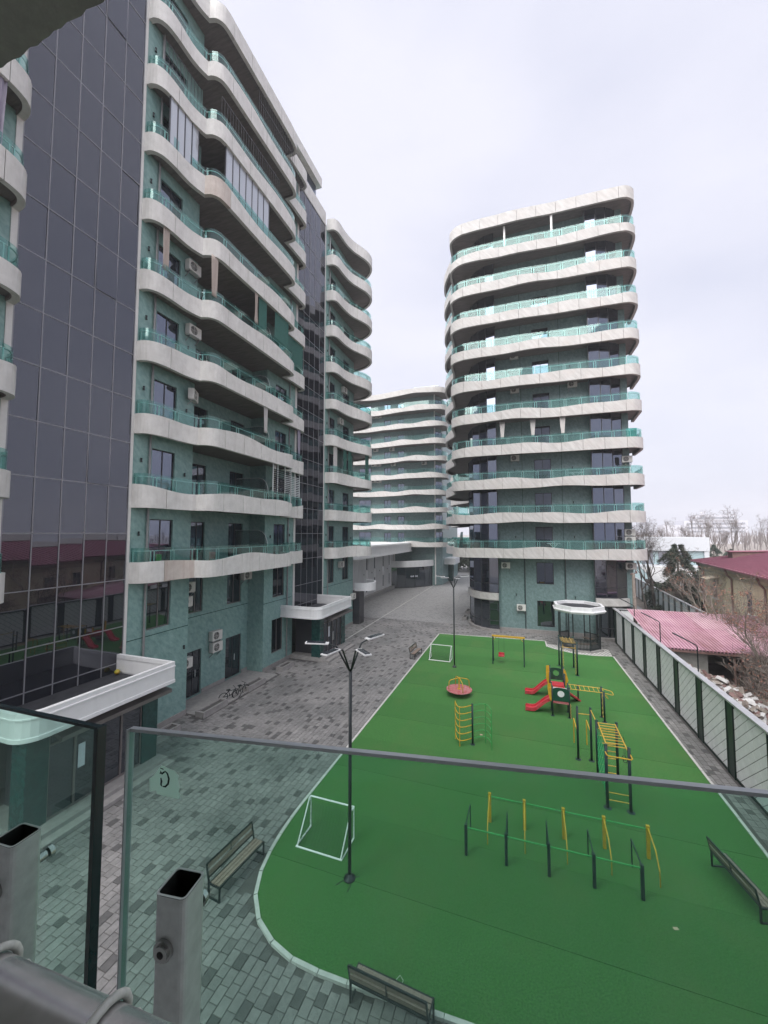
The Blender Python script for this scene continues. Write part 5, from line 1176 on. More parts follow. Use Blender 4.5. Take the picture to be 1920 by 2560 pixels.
# ------------------------------------------------------------------ boundary fences
FXX = 6.82; FH = 2.52
fe = thing('boundary_fence', 'long fence of grey tiled panels between dark green posts, right of the turf', 'fence', (FXX, 20, 0))
tiles_near = []; tiles_rest = MB()
py = [34.2 - i * 2.45 for i in range(13)]
for i, y in enumerate(py):
    part('post', 'fence_post', fe, lambda m: (m.box(FXX - .035, y - .21, 0, FXX + .12, y + .21, FH - .04), m.box(FXX - .06, y - .24, 0, FXX - .036, y - .205, FH - .04), m.box(FXX - .06, y + .205, 0, FXX - .036, y + .24, FH - .04)))
    part('cap', 'fence_cap', fe, lambda m: m.box(FXX - .09, y - 1.225, FH, FXX + .16, y + 1.22, FH + .07))
    if i:
        a, b = y + .245, py[i - 1] - .245
        bk = part('panel', 'fence_grout', fe, lambda m: m.box(FXX, a, .1, FXX + .06, b, FH - .06))
        part('bottom_rail', 'fence_post', bk, lambda m: m.box(FXX - .03, a, .02, FXX + .07, b, .1)); part('top_rail', 'fence_post', bk, lambda m: m.box(FXX - .03, a, FH - .06, FXX + .07, b, FH - .002))
        # tiles laid diagonally, clipped to the panel rectangle
        c, s = math.cos(R(-40)), math.sin(R(-40)); tw, th_ = .44, .27
        for iu in range(-14, 15):
            for iv in range(-16, 17):
                off = (iv % 2) * tw * .5
                q = [(-tw / 2 + .006, -th_ / 2 + .010), (tw / 2 - .006, -th_ / 2 + .010), (tw / 2 - .006, th_ / 2 - .010), (-tw / 2 + .006, th_ / 2 - .010)]
                P = [((iu * tw + off + u) * c - (iv * th_ + v) * s + (a + b) / 2, (iu * tw + off + u) * s + (iv * th_ + v) * c + FH / 2) for u, v in q]
                def hp(P, ax, lim, sg):
                    o = []
                    for k in range(len(P)):
                        A_, B_ = P[k], P[(k + 1) % len(P)]; ia, ib = sg * (A_[ax] - lim) >= 0, sg * (B_[ax] - lim) >= 0
                        if ia: o.append(A_)
                        if ia != ib:
                            t = (lim - A_[ax]) / (B_[ax] - A_[ax]); o.append((A_[0] + (B_[0] - A_[0]) * t, A_[1] + (B_[1] - A_[1]) * t))
                    return o
                for ax, lim, sg in ((0, a, 1), (0, b, -1), (1, .1, 1), (1, FH - .06, -1)):
                    if P: P = hp(P, ax, lim, sg)
                if len(P) < 3: continue
                ar = abs(sum(P[k][0] * P[(k + 1) % len(P)][1] - P[(k + 1) % len(P)][0] * P[k][1] for k in range(len(P)))) / 2
                if ar < .004: continue
                tiles_near.append((y, bk, P))
tiles_near.sort(key=lambda t: abs(t[0] - 17.0) if t[0] > 9.5 else 99)
for n_, (y, bk, P) in enumerate(tiles_near):
    d = rnd.uniform(.008, .012); n = len(P)
    vs = [(FXX - d, a, b) for a, b in P] + [(FXX - .001, a, b) for a, b in P]; fs = [tuple(range(n - 1, -1, -1))] + [(k, (k + 1) % n, n + (k + 1) % n, n + k) for k in range(n)]
    if n_ < 290: MB().add(vs, fs).build('tile', 'fence_tile', bk)
    else: tiles_rest.add(vs, fs)
tag(tiles_rest.build('tiles', 'fence_tile', fe), kind='stuff')
def plain_fence(name, label, pts, n):
    t = thing(name, label, 'fence', (*pts[0], 0)); a, b = Vector((*pts[0], 0)), Vector((*pts[1], 0)); d = (b - a).normalized(); nv = Vector((-d.y, d.x, 0))
    for i in range(n + 1):
        p = a.lerp(b, i / n); part('post', 'fence_post', t, lambda m: m.obox((p.x, p.y, 1.22), d, nv, (0, 0, 1), .2, .08, 1.22))
        if i < n:
            q = a.lerp(b, (i + 1) / n); part('panel', 'fence_tile', t, lambda m: m.bar((p.x + d.x * .21, p.y + d.y * .21, 1.25), (q.x - d.x * .21, q.y - d.y * .21, 1.25), .05, 2.3))
    part('cap', 'fence_cap', t, lambda m: m.bar((a.x, a.y, 2.5), (b.x, b.y, 2.5), .2, .07)); return t
plain_fence('boundary_fence', 'far fence running away behind the tower towards the trees', ((12.85, 34.9), (14.6, 62)), 14)
plain_fence('boundary_fence', 'short cross fence with dark top rail between the tower and the pink roof', ((7.1, 34.85), (12.7, 34.88)), 3)
gt = thing('gate', 'dark metal gate in the gap between the tower and the fence', 'gate', (7.6, 35.6, 0))
part('leaf', 'frame_dark', gt, lambda m: m.box(6.75, 35.5, .05, 8.4, 35.56, 2.6))
for k in range(5): part('rail', 'metal_dark', gt, lambda m: m.box(6.75, 35.46, .3 + k * .5, 8.4, 35.499, .36 + k * .5))
for (y, lab) in ((20.3, 'thin black street light leaning over the near part of the fence'), (25.0, 'thin black street light over the middle of the fence by the pink roof'), (30.0, 'thin street light behind the far end of the fence')):
    t = thing('street_light', lab, 'street light', (7.08, y, 0), 'street lights along the fence')
    part('pole', 'metal_dark', t, lambda m: m.tube([(7.08, y, 0), (7.08, y, 3.55), (7.03, y + .03, 3.62), (6.62, y + .2, 3.84)], .026, 8)); part('lamp_head', 'metal_dark', t, lambda m: m.obox((6.50, y + .25, 3.9), (-.9, .38, .45), (.38, .9, 0), (.4, -.1, .9), .24, .05, .02))
# ------------------------------------------------------------------ beyond the fence
sd = thing('shed', 'long low shed with pink corrugated metal roof behind the fence', 'shed', (11, 28, 0))
sx = 6.98; k = 0
while sx < 17.0:                                        # overlapping corrugated sheets, each a little off and weathered its own way
    for (ya, yb) in ((25.1, 28.5), (28.4, 31.5)):
        xs = []; x = sx
        while x < sx + 1.08: xs += [(x, .05), (x + .10, .05), (x + .108, -.02), (x + .147, -.02), (x + .155, .05)]; x += .155
        vs = []; l = .012 * (k % 2) + rnd.uniform(0, .008) + (.015 if yb > 30 else 0); ye = ya - rnd.uniform(0, .05); sl_z = lambda yy: 2.2 + (yy - 25.1) * .1328
        for (x, dz) in xs: vs += [(x, ye, sl_z(ye) + dz + l), (x, yb, sl_z(yb) + dz + l)]
        ro = MB().add(vs, [(2 * i, 2 * i + 2, 2 * i + 3, 2 * i + 1) for i in range(len(xs) - 1)]).build('roof_sheet', rnd.choice(('roof_pink', 'roof_pink', 'roof_pink_faded', 'roof_pink_dark')), sd); md = ro.modifiers.new('thickness', 'SOLIDIFY'); md.thickness = .008
    sx += 1.085; k += 1
part('wall', 'concrete_grey', sd, lambda m: (m.box(7.05, 25.4, 0, 9.3, 31.3, 2.15), m.box(9.3, 31.0, 0, 16.8, 31.3, 2.9), m.box(12.4, 25.5, 0, 12.6, 31, 2.1)))
for x in (10.4, 11.9, 14.4, 16.3): part('post', 'rust_brown', sd, lambda m: m.tube([(x, 25.3, 0), (x, 25.3, 2.2)], .05, 6))
part('fascia', 'rust_brown', sd, lambda m: m.box(6.98, 25.06, 2.06, 16.9, 25.1, 2.16))
up = thing('utility_pole', 'weathered wooden pole standing in front of the pink roof next to the tower', 'pole', (7.6, 31.9, 0))
part('pole', 'bark_pale', up, lambda m: m.tube([(7.6, 31.9, 0), (7.55, 31.9, 5.6)], .14, 8, r2=.10)); part('crosspiece', 'rust_brown', up, lambda m: (m.bar((7.35, 31.85, 5.5), (7.8, 31.85, 5.62), .06, .06), m.lathe((7.72, 31.8, 5.62), [(.05, 0), (.06, .1), (.02, .16)], 8)))
# yellow house
U = Vector((-.127, -.992, 0)); V = Vector((.992, -.127, 0)); H0 = Vector((15.45, 45.0, 0))
ho = thing('yellow_house', 'old yellow plastered house with hipped purple metal roof on the right', 'house', tuple(H0))
def hp_(u, v, z): p = H0 + U * u + V * v; return (p.x, p.y, z)
LU, LV = 26, 12
def hbox(m, u0, u1, v0, v1, z0, z1): m.add([hp_(u, v, z) for z in (z0, z1) for u, v in ((u0, v0), (u1, v0), (u1, v1), (u0, v1))], [(0, 3, 2, 1), (4, 5, 6, 7), (0, 1, 5, 4), (1, 2, 6, 5), (2, 3, 7, 6), (3, 0, 4, 7)])
part('wall', 'house_yellow', ho, lambda m: hbox(m, .5, LU - .5, .5, LV - .5, 0, 5.7)); part('cornice', 'house_trim', ho, lambda m: (hbox(m, .35, LU - .35, .35, LV - .35, 5.45, 5.75), hbox(m, .45, LU - .45, .44, LV - .44, 5.1, 5.2)))
E0 = 5.85; RZ = 7.35
m = MB(); m.add([hp_(0, 0, E0), hp_(LU, 0, E0), hp_(LU, LV, E0), hp_(0, LV, E0), hp_(5.6, LV / 2, RZ), hp_(LU - 5.6, LV / 2, RZ), hp_(0, 0, E0 - .1), hp_(LU, 0, E0 - .1), hp_(LU, LV, E0 - .1), hp_(0, LV, E0 - .1)], [(0, 1, 5, 4), (1, 2, 5), (2, 3, 4, 5), (3, 0, 4), (6, 7, 1, 0), (3, 9, 6, 0), (9, 8, 7, 6)])
hr = m.build('roof', 'roof_purple', ho)
sm = MB(); u = .3
while u < LU - .3:
    t = min(1, u / 5.6, (LU - u) / 5.6); sm.bar(hp_(u, 0, E0 + .02), hp_(u, LV / 2 * t, E0 + (RZ - E0) * t + .02), .045, .07); u += .5
v = .3
while v < LV - .3:
    t = min(v, LV - v) / (LV / 2); sm.bar(hp_(0, v, E0 + .02), hp_(5.6 * t, v, E0 + (RZ - E0) * t + .02), .045, .07); v += .5
sm.build('roof_seams', 'roof_seam', hr)
part('ridge_cap', 'rust_brown', hr, lambda m: (m.bar(hp_(5.6, LV / 2, RZ + .03), hp_(LU - 5.6, LV / 2, RZ + .03), .12, .05), m.bar(hp_(0, 0, E0 + .03), hp_(5.6, LV / 2, RZ + .03), .08, .05)))
part('dormer', 'rust_brown', hr, lambda m: m.add([hp_(3.4, 1.9, 6.3), hp_(4.6, 1.9, 6.3), hp_(4.6, 1.9, 6.86), hp_(3.4, 1.9, 6.86), hp_(3.4, 4.6, 6.95), hp_(4.6, 4.6, 6.95)], [(0, 1, 2, 3), (0, 3, 4), (1, 5, 2), (3, 2, 5, 4)]))
part('dormer_roof', 'roof_purple', hr, lambda m: m.bar(hp_(4.0, 1.7, 6.89), hp_(4.0, 4.8, 6.99), 1.4, .05))
for u in (2.2, 9.5, 15.2): part('drainpipe', 'rust_brown', ho, lambda m: m.tube([hp_(u, .05, 5.75), hp_(u, .2, 5.3), hp_(u, .42, 5.0), hp_(u, .42, .2)], .06, 6))
for u in (1.2, 5.2, 12.3, 17.5, 20.5):
    for z in (3.1, .7):
        w_ = part('window', 'house_trim', ho, lambda m: (hbox(m, u, u + .9, .42, .52, z, z + 1.5),)); part('pane', 'window_glass_dark', w_, lambda m: (hbox(m, u + .07, u + .42, .40, .419, z + .07, z + 1.43), hbox(m, u + .48, u + .83, .40, .419, z + .07, z + 1.43)))
        part('sill', 'white_paint', w_, lambda m: hbox(m, u - .08, u + .98, .3, .5, z - .07, z))
part('awning', 'house_trim', ho, lambda m: m.add([hp_(5.0, .5, 4.95), hp_(6.6, .5, 4.95), hp_(6.6, -.4, 4.7), hp_(5.0, -.4, 4.7), hp_(5.0, .5, 4.9), hp_(6.6, .5, 4.9), hp_(6.6, -.4, 4.65), hp_(5.0, -.4, 4.65)], [(0, 1, 2, 3), (7, 6, 5, 4), (2, 6, 7, 3), (0, 3, 7, 4), (1, 5, 6, 2)]))
# white office building and pale distant buildings
wo = thing('office_building', 'white flat-roofed building with two dark windows behind the pines', 'building', (24, 76, 0))
part('wall', 'far_cyan', wo, lambda m: m.box(14, 75.4, 0, 28.2, 84, 5.6)); part('roof_band', 'far_white', wo, lambda m: (m.box(13.8, 75, 5.6, 28.4, 84.4, 7.8), m.box(27.7, 75.1, 0, 28.35, 75.39, 5.6), m.box(14, 75.1, 2.9, 27.7, 75.38, 3.3)))
for x in (20.0, 22.3, 24.6): part('window', 'far_window', wo, lambda m: m.box(x - .75, 75.3, 3.4, x + .75, 75.39, 5.5))
for i, x in enumerate((20.4, 21.6, 22.8, 24.0)): put_ac(x, 75.0, 2.2 + (.9 if i == 3 else 0), R(-90), ('leftmost', 'second', 'third', 'raised rightmost')[i] + ' of four air conditioners on the white office building', s=1.5)
lr = thing('outbuilding', 'low outbuilding with pale snow-grey roof between the pines and the yellow house', 'building', (17, 56, 0))
part('wall', 'rust_brown', lr, lambda m: m.box(15.6, 54, 0, 22, 60, 2.4)); part('roof', 'debris_white', lr, lambda m: m.add([(15.2, 53.6, 2.4), (22.4, 53.6, 2.4), (22.4, 60.4, 3.9), (15.2, 60.4, 3.9), (15.2, 53.6, 2.3), (22.4, 53.6, 2.3), (22.4, 60.4, 3.8), (15.2, 60.4, 3.8)], [(0, 1, 2, 3), (7, 6, 5, 4), (0, 4, 5, 1), (1, 5, 6, 2), (2, 6, 7, 3), (3, 7, 4, 0)]))
fp_ = thing('distant_building', 'very pale long flat building on the hazy horizon', 'building', (150, 400, 0))
part('wall', 'far_hazed', fp_, lambda m: (m.box(134, 400, 0, 178, 420, 19.5), m.box(120, 404, 0, 134, 420, 16.0), m.box(142, 399, 19.5, 170, 420, 24.0), m.lathe((147, 399, 24), [(2.2, 0), (2.2, 2.4), (.5, 3)], 10)))
for z in (9.5, 12.8, 16.2, 21.0): part('window_band', 'far_window', fp_, lambda m: (m.box(136, 399.6, z, 150, 399.99, z + 1.4), m.box(154, 399.6, z, 176, 399.99, z + 1.4)) if z < 20 else m.box(143, 398.6, z, 169, 398.99, z + 1.4))
# trees
def grow(m, p, d, L_, r, depth, tips, spread=.6, seg=3, up=.12, r0=None):
    pts = [p]; q = p.copy(); dd = d.copy()
    for i in range(seg):
        dd = (dd + Vector((rnd.gauss(0, .13), rnd.gauss(0, .13), rnd.gauss(0, .1) + up * .5))).normalized(); q = q + dd * L_ / seg; pts.append(q.copy())
    m.tube(pts, r, 6 if depth > 2 else (4 if depth > 1 else 3), r2=r * .62, cap=False)
    if depth <= 0: tips.append(q); return
    nb = rnd.choice((2, 3, 3)) if depth > 1 else rnd.choice((2, 3, 4))
    for i in range(nb):
        t = 1 if i == 0 else rnd.uniform(.35, .95); k = t * seg; i0 = min(int(k), seg - 1); b = pts[i0].lerp(pts[i0 + 1], k - i0)
        ax = dd.orthogonal().normalized(); ax.rotate(Matrix.Rotation(rnd.uniform(0, 6.28), 3, dd)); nd = (dd + ax * rnd.uniform(.45, 1.0) * spread + Vector((0, 0, up))).normalized()
        grow(m, b, nd, L_ * rnd.uniform(.62, .85), max(.006, r * (.62 if i == 0 else .5)), depth - 1, tips, spread, seg, up)
def bare_tree(name, label, x, y, h, r, depth=5, lean=(0, 0), leaf=0, leafs=.05, group=None, bark='bark', spread=.75, stems=1, twig=.006):
    t = thing(name, label, 'tree', (x, y, 0), group); tips = []; m = MB()
    for s in range(stems):
        a = rnd.uniform(0, 6.28); d = Vector((lean[0] + (.35 * math.cos(a) if stems > 1 else 0), lean[1] + (.35 * math.sin(a) if stems > 1 else 0), 1)).normalized()
        grow(m, Vector((x, y, 0)), d, h * .34, r * (.75 if stems > 1 else 1), depth, tips, spread)
    # trunk = fat faces, crown = the thin rest; both in one pass by radius is costly, so the limbs stay together
    m.build('trunk', bark, t)
    w = MB()
    for p in tips:
        for _ in range(2):
            d = Vector((rnd.gauss(0, 1), rnd.gauss(0, 1), rnd.gauss(.3, .7))).normalized() * h * rnd.uniform(.03, .07); mid = p + d * .5 + Vector((0, 0, -.01)); w.tube([p, mid, p + d], twig, 3, cap=False, r2=twig * .5)
    w.build('crown', 'twig', t)
    if leaf:
        l_ = MB()
        for p in tips:
            if rnd.random() < leaf:
                for _ in range(rnd.randint(2, 6)):
                    q = p + Vector((rnd.gauss(0, .1), rnd.gauss(0, .1), rnd.gauss(-.05, .09))); u = Vector((rnd.gauss(0, 1), rnd.gauss(0, 1), rnd.gauss(-.6, .6))).normalized() * leafs; v = u.orthogonal().normalized() * leafs * .5
                    l_.add([q - u, q + v, q + u, q - v], [(0, 1, 2, 3)])
        l_.build('leaves', 'leaf_dry', t)
    return t
bare_tree('bare_tree', 'big bare tree with wide forked crown right behind the tower corner', 13.9, 50, 10.8, .20, 6, (.02, 0), spread=.8, twig=.010)
bare_tree('bare_tree', 'slim bare tree standing next to the big forked one behind the tower', 12.2, 47, 8.5, .11, 5, (-.1, 0), twig=.01)
bare_tree('leafy_tree', 'tree with dry reddish leaves in front of the pink roof at the right edge', 11.8, 23.0, 6.2, .12, 5, (-.05, .1), leaf=.45, leafs=.055, bark='bark_pale', stems=3, group='half-bare trees between the fence and the yellow house')
bare_tree('leafy_tree', 'slanting tree with dry leaves against the yellow wall', 13.3, 30.5, 6.0, .10, 5, (-.25, .15), leaf=.35, leafs=.06, bark='bark_pale', stems=2, group='half-bare trees between the fence and the yellow house')
bare_tree('leafy_tree', 'thin tree with reddish leaves in front of the left corner of the yellow house', 13.8, 37.5, 6.2, .08, 5, (0, 0), leaf=.25, leafs=.055, bark='bark_pale', stems=2, group='half-bare trees between the fence and the yellow house')
bare_tree('shrub', 'bare tangled shrub above the rubble by the near end of the fence', 10.2, 19.5, 3.6, .05, 5, (.1, .1), bark='bark_pale', stems=5, leaf=.1, leafs=.04, spread=1.0)
bare_tree('shrub', 'bare brown bush in the dark opening under the pink roof', 10.6, 22.9, 3.0, .045, 5, (0, 0), bark='bark_pale', stems=5, leaf=.1, leafs=.04, spread=1.0)
bare_tree('bare_tree', 'small bare fruit tree beyond the far fence', 15.3, 45.5, 3.6, .12, 5, (0, 0), spread=1.1)
def conifer(label, x, y, h, w, mat='needles', n=2600, s=.22, group='dark conifers beyond the far fence'):
    t = thing('conifer', label, 'tree', (x, y, 0), group); part('trunk', 'bark', t, lambda m: m.tube([(x, y, 0), (x, y, h * .95)], w * .09, 7, r2=.02))
    c = MB(); lumps = [(rnd.uniform(0, 6.28), rnd.uniform(.08, .98), rnd.uniform(.35, 1.25)) for _ in range(34)]
    for _ in range(n):
        a, f, q = rnd.choice(lumps); zz = h * min(1, f + rnd.gauss(0, .04)); rad = w * max(.12, 1 - max(0, zz / h) ** 3.2) * q * rnd.uniform(.25, 1) ** .6; a += rnd.gauss(0, .20)
        p = Vector((x + rad * math.cos(a), y + rad * math.sin(a), max(.3, zz - rad * .25))); u = Vector((math.cos(a) + rnd.gauss(0, .5), math.sin(a) + rnd.gauss(0, .5), rnd.gauss(-.1, .5))).normalized() * s * rnd.uniform(.5, 1.3); v = u.cross(Vector((rnd.gauss(0, 1), rnd.gauss(0, 1), rnd.gauss(0, 1)))).normalized() * s * .16
        c.add([p - u * .3 - v, p + u, p - u * .3 + v], [(0, 1, 2)])
    c.build('crown', mat, t)
conifer('tall dark pine between the tower and the white office building', 16.2, 50.5, 7.2, 3.0, n=13000, s=.3)
conifer('bushy pine nearer the far fence', 15.3, 46.8, 4.6, 2.8, n=11000, s=.28)
conifer('low dark pine left of the outbuilding', 18.6, 51.0, 4.0, 2.6, n=8000, s=.28)
conifer('hazy blue green conifer right of the white office building', 31.5, 82, 6.4, 2.4, 'needles_far', 2200, .4); conifer('second hazy conifer further right behind the purple roof', 35.5, 86, 5.6, 2.4, 'needles_far', 2000, .4)
tv = [bare_tree('far_tree', 'x', 42, 120, 13, .26, 5, (0, 0), group='faint bare trees on the horizon at the right', twig=.03, spread=.6)]
tv[0]['label'] = 'faint bare tree above the purple roof, tallest of the hazy row'
for i, (x, y, s) in enumerate(((34, 125, .8), (50, 128, .95), (56, 135, 1.05), (62, 130, .9), (68, 140, 1.0), (75, 138, 1.1), (39, 150, .9), (47, 155, 1.0), (82, 150, 1.1), (61, 160, 1.05))):
    c_ = copy_tree(tv[0], loc=(x, y, 0), rotz=rnd.uniform(0, 6)); c_.scale = (s, s, s * rnd.uniform(.85, 1.1)); c_['label'] = 'faint bare tree in the hazy row on the right horizon'
tv[0]['label'] = 'faint bare tree in the hazy row on the right horizon'
# distant wood as one mass
wd = MB()
for i in range(420):
    x, y = rnd.uniform(20, 230), rnd.uniform(190, 330); h = rnd.uniform(6, 12)
    for k in range(7):
        a = rnd.uniform(-.5, .5); b = rnd.uniform(-.3, .3); wd.tube([(x, y, 0 if k == 0 else h * .3), (x + a * h * .3, y + b * h * .3, h * rnd.uniform(.7, 1))], .16, 3, r2=.04, cap=False)
tag(wd.build('distant_wood', 'twig', None), 'hazy strip of distant bare woodland behind the house', 'woodland', kind='stuff')
dk = MB()
for i in range(130):
    x, y = rnd.uniform(-16, 2), rnd.uniform(84, 96); leaves(dk, (x, y, rnd.uniform(.8, 6.2)), 1.7, 90, .34)
tag(dk.build('street_end_shrubs', 'needles', None), 'dark evergreen mass at the end of the street behind the lamp', 'shrubs', kind='stuff')
# rubble beyond the near fence
rb = MB()
for i in range(520):
    y = rnd.uniform(12.5, 23.0); x = 7.25 + abs(rnd.gauss(0, 1.1)); z = max(.05, 2.12 - (x - 7.0) * .36 + rnd.gauss(0, .10)); s = rnd.uniform(.05, .28)
    ax = Vector((rnd.gauss(0, 1), rnd.gauss(0, 1), rnd.gauss(0, .4))).normalized(); ay = ax.orthogonal().normalized(); az = ax.cross(ay)
    rb.obox((x, y, z), ax, ay, az, s, s * rnd.uniform(.2, .5), s * rnd.uniform(.08, .3), rnd.choice(('debris_white', 'debris_white', 'rust_brown', 'soil', 'bark_pale')))
tag(rb.build('rubble_heap', None, None), 'heap of white and brown rubble and boards behind the near fence', 'rubble', kind='stuff')
mo = MB(); n = 26; vs = []; fs = []
for j in range(n + 1):
    for i in range(9):
        y = 11.5 + 12 * j / n; x = 7.0 + i * .5; vs.append((x, y, max(-.1, 2.0 - i * .18 + .18 * mnoise.noise(Vector((x * 1.3, y * 1.3, 0)))) - (2.2 if j in (0, n) else 0)))
for j in range(n):
    for i in range(8): fs.append((j * 9 + i, j * 9 + i + 1, j * 9 + i + 10, j * 9 + i + 9))
struct(mo.add(vs, fs).build('soil_mound', 'soil', None, True))

# ------------------------------------------------------------------ the photographer's own balcony rail
GZ = EYE - .27
def glass_sheet(name, x0, y0, x1, y1, label, edge, w):
    t = thing(name, label, 'glass panel', ((x0 + x1) / 2, (y0 + y1) / 2, 7.1)); z0 = 7.1; th = .007
    part('pane', 'railing_glass', t, lambda m: m.bar((x0, y0, (z0 + GZ) / 2), (x1, y1, (z0 + GZ) / 2), th, GZ - z0))
    part('top_edge', edge, t, lambda m: m.bar((x0, y0, GZ + .002), (x1, y1, GZ + .002), th * 1.04, .004)); return t
g1 = glass_sheet('glass_panel', -.82, .378, -.556, .385, 'green tinted balcony glass panel at the lower left with dark edge', 'glass_edge', 0)
part('side_edge', 'glass_edge', g1, lambda m: m.box(-.5559, .379, 7.1, -.5485, .391, GZ + .004))
g2 = glass_sheet('glass_panel', -.508, .397, .75, .605, 'long green tinted balcony glass panel across the lower picture', 'glass_edge_light', 0)
part('side_edge', 'glass_edge_light', g2, lambda m: m.box(-.511, .391, 7.1, -.5085, .402, GZ + .003))
g3 = glass_sheet('glass_panel', .79, .612, 2.0, .81, 'next green tinted balcony glass panel beyond the right edge of the picture', 'glass_edge_light', 0)
def rail_post(cx_, cy_, ztop, rot, label):
    t = thing('railing_post', label, 'railing post', (cx_, cy_, 6.95), 'steel tube posts of the balcony railing'); hx, hy, w = .0195, .0185, .0025
    m = MB(); c, s = math.cos(rot), math.sin(rot)
    def P(a, b, z): return (cx_ + a * c - b * s, cy_ + a * s + b * c, z)
    def ring(ax, ay, rr, n=3):
        o = []
        for (sx, sy, a0) in ((1, 1, 0), (-1, 1, 90), (-1, -1, 180), (1, -1, 270)):
            for k in range(n + 1): a = R(a0 + 90 * k / n); o.append((sx * (ax - rr) + rr * math.cos(a), sy * (ay - rr) + rr * math.sin(a)))
        return o
    O_, I_ = ring(hx, hy, .006), ring(hx - w, hy - w, .004); n = len(O_)
    m.add([P(a, b, 6.95) for a, b in O_] + [P(a, b, ztop) for a, b in O_] + [P(a, b, ztop) for a, b in I_] , [(k, (k + 1) % n, n + (k + 1) % n, n + k) for k in range(n)] )
    tb = m.build('tube', 'railing_steel', t)
    m = MB(); m.add([P(a, b, ztop + .0006) for a, b in O_] + [P(a, b, ztop + .0006) for a, b in I_], [(k, (k + 1) % n, n + (k + 1) % n, n + k) for k in range(n)]); m.build('cut_rim', 'strip_white', tb)
    m = MB(); m.add([P(a, b, ztop) for a, b in I_] + [P(a, b, ztop - .2) for a, b in I_], [(k, n + k, n + (k + 1) % n, (k + 1) % n) for k in range(n)] + [tuple(range(n, 2 * n))]); m.build('inside', 'tube_inside', tb)
    zb_ = ztop - .055
    def disc(m, b0, b1, r0):
        n2 = 18; vs = [P(r0 * math.cos(2 * math.pi * k / n2) - .004, bb, zb_ + r0 * math.sin(2 * math.pi * k / n2)) for bb in (b0, b1) for k in range(n2)]
        m.add(vs, [(k, (k + 1) % n2, n2 + (k + 1) % n2, n2 + k) for k in range(n2)] + [tuple(range(n2)), tuple(range(2 * n2 - 1, n2 - 1, -1))])
    part('bolt', 'bolt_steel', t, lambda m: (disc(m, -hy - .004, -hy, .0115), disc(m, -hy - .007, -hy - .004, .0085)))
    part('bolt_socket', 'tube_inside', t, lambda m: disc(m, -hy - .0072, -hy - .0069, .004)); part('bolt_end', 'bolt_steel', t, lambda m: (disc(m, hy, hy + .02, .006), disc(m, hy + .022, hy + .028, .009)))
    return t
rail_post(-.383, .368, EYE - .41, R(8), 'steel tube railing post with open top, the one further right'); rail_post(-.645, .345, EYE - .405, R(4), 'steel tube railing post with open top at the left edge')
hrl = MB(); PA, PB = Vector((-.62, .158, EYE - .322)), Vector((.35, .214, EYE - .322)); hrl.tube([PA.lerp(PB, t / 10) for t in range(-4, 26)], .0235, 28)
tag(hrl.build('handrail_pipe', 'pipe_steel', None, True, loc=tuple(PA)), 'thick brushed steel handrail pipe crossing the lower left corner', 'handrail')
def coil(t, turns, label, tail):
    c = PA.lerp(PB, t); d = (PB - PA).normalized(); u = Vector((-d.y, d.x, 0)); w = Vector((0, 0, 1)); pts = []
    for k in range(24 * turns + 1):
        a = 2 * math.pi * k / 24; pts.append(c + d * (k / 24 * .009 + .004 * math.sin(a)) + (u * math.cos(a) + w * math.sin(a)) * .0268)
    m = MB(); m.tube(pts, .0027, 7)
    if tail: m.tube([pts[-1], pts[-1] + d * .01 - u * .02 + Vector((0, 0, .004)), pts[-1] + d * .016 - u * .04 - Vector((0, 0, .02))], .0027, 7)
    tag(m.build('cord', 'cord_white', None, True, loc=tuple(c)), label, 'cord')
coil(.375, 1, 'white cord looped once round the handrail pipe, the right one', True); coil(.265, 1, 'white cord knotted round the handrail pipe at the left edge', True)
# torn sticker on the glass
d_ = Vector((.9866, .1632, 0)).normalized(); nrm = Vector((d_.y, -d_.x, 0)); c0 = Vector((-.508, .397, 0)) + d_ * .055 + nrm * .0056
sk = thing('torn_sticker', 'torn paper sticker with a black curved mark stuck on the glass', 'sticker', (c0.x, c0.y, GZ - .05))
def S(a, b, o=0): p = c0 + d_ * a + nrm * o; return (p.x, p.y, GZ - .0745 + b)
ou = [(-.02, .018), (-.019, .001), (-.009, .004), (-.008, -.0005), (.006, -.002), (.02, -.003), (.0265, -.003), (.027, .003), (.024, .006), (.026, .012), (.023, .022), (.024, .026), (.017, .032), (.012, .033), (-.003, .037), (-.006, .033), (-.010, .027), (-.013, .0235)]
m = MB(); n = len(ou); m.add([S(a, b) for a, b in ou] + [S(a, b, .0003) for a, b in ou], [tuple(range(n)), tuple(range(2 * n - 1, n - 1, -1))] + [(k, n + k, n + (k + 1) % n, (k + 1) % n) for k in range(n)]); m.build('paper', 'sticker_paper', sk)
def ink(m, pts, ws):
    n = len(pts); vs = []
    for k in range(n):
        a = Vector(pts[min(k + 1, n - 1)]) - Vector(pts[max(k - 1, 0)]); a.normalize(); w = ws[k] if isinstance(ws, list) else ws
        vs += [S(pts[k][0] - a.y * w, pts[k][1] + a.x * w, .0006), S(pts[k][0] + a.y * w, pts[k][1] - a.x * w, .0006)]
    m.add(vs, [(2 * k, 2 * k + 1, 2 * k + 3, 2 * k + 2) for k in range(n - 1)])
def marks(m):
    ink(m, [(.003, .0305), (.007, .0275), (.0095, .021), (.0085, .0145), (.0045, .0105), (.0005, .0105)], [.0006, .0011, .0014, .0014, .0012, .0006])
    ink(m, [(-.0025, .021), (-.0015, .017), (-.002, .0125), (-.0005, .0105)], [.0008, .0014, .0013, .0006]); ink(m, [(-.003, .026), (-.003, .029), (-.001, .0265), (.003, .0295)], [.0016, .0014, .0014, .001]); ink(m, [(-.004, .0335), (.0005, .0325), (.0005, .0315)], .0006)
part('ink_mark', 'sticker_ink', sk, marks)

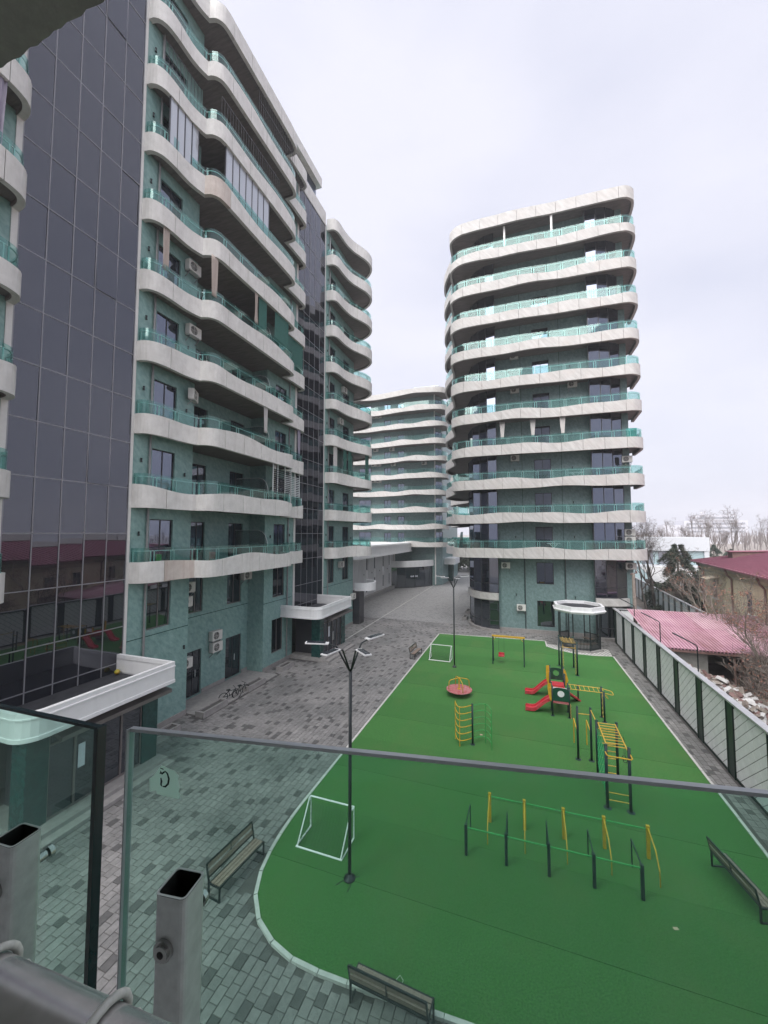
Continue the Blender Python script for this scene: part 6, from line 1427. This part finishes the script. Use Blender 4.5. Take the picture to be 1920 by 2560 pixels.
# ------------------------------------------------------------------ air
hz = MB(); hz.box(-420, -60, -1.2, 620, 760, 46)
ho_ = hz.build('haze', 'soil', None); ho_.data.materials.clear()
hm = bpy.data.materials.new('haze'); hm.use_nodes = True; ht = hm.node_tree; ht.nodes.clear()
hv = ht.nodes.new('ShaderNodeVolumePrincipled'); hv.inputs['Color'].default_value = (.93, .94, .97, 1); hv.inputs['Density'].default_value = .0010; hv.inputs['Anisotropy'].default_value = .2
hout = ht.nodes.new('ShaderNodeOutputMaterial'); ht.links.new(hv.outputs[0], hout.inputs['Volume'])
ho_.data.materials.append(hm); tag(ho_, kind='stuff')

# ------------------------------------------------------------------ small things left on the balconies
def chair(x, y, z, rot, mat, label):
    t = thing('chair', label, 'chair', (x, y, z)); t.rotation_euler = (0, 0, rot)
    part('seat', mat, t, lambda m: m.box(x - .17, y - .17, z + .34, x + .17, y + .17, z + .37)); part('backrest', mat, t, lambda m: m.box(x - .18, y - .16, z + .45, x - .155, y + .16, z + .78))
    for a in (-.15, .15):
        for b in (-.15, .15): part('leg', mat, t, lambda m: m.box(x + a - .014, y + b - .014, z, x + a + .014, y + b + .014, z + (.78 if a < 0 else .34)))
chair(-14.5, 12.45, ZA[0] + .34, R(80), 'green_paint', 'green chair on the lowest balcony of the left block by the first window')
chair(-14.0, 14.9, ZA[0] + .34, R(100), 'rust_brown', 'brown chair on the lowest balcony of the left block near the notch')
def rack(x, y, z, label):
    t = thing('drying_rack', label, 'drying rack', (x, y, z)); part('frame', 'white_paint', t, lambda m: [m.tube([(x + a, y + c, z), (x + b, y + c, z + .75)], .012, 5) for c in (-.2, .2) for a, b in ((-.35, .3), (.35, -.3))])
    part('wires', 'white_paint', t, lambda m: [m.tube([(x - .5 + .14 * i, y - .22, z + .76), (x - .5 + .14 * i, y + .22, z + .76)], .006, 4) for i in range(8)] + [m.tube([(x - .52, y + c, z + .76), (x + .52, y + c, z + .76)], .01, 4) for c in (-.22, .22)])
rack(4.4, 34.6, ZR[2] + .46, 'white folding drying rack on the third tower balcony from the ground')
rack(2.6, 34.6, ZR[0] + .46, 'white drying rack lying low behind the lowest tower railing')
bx_ = MB(); bx_.box(-14.6, 16.4, ZA[1] + .34, -14.2, 16.9, ZA[1] + .9); tag(bx_.build('storage_box', 'wood', None, loc=(-14.4, 16.6, ZA[1] + .34)), 'wooden box behind the glass of the second balcony of the left block', 'box')
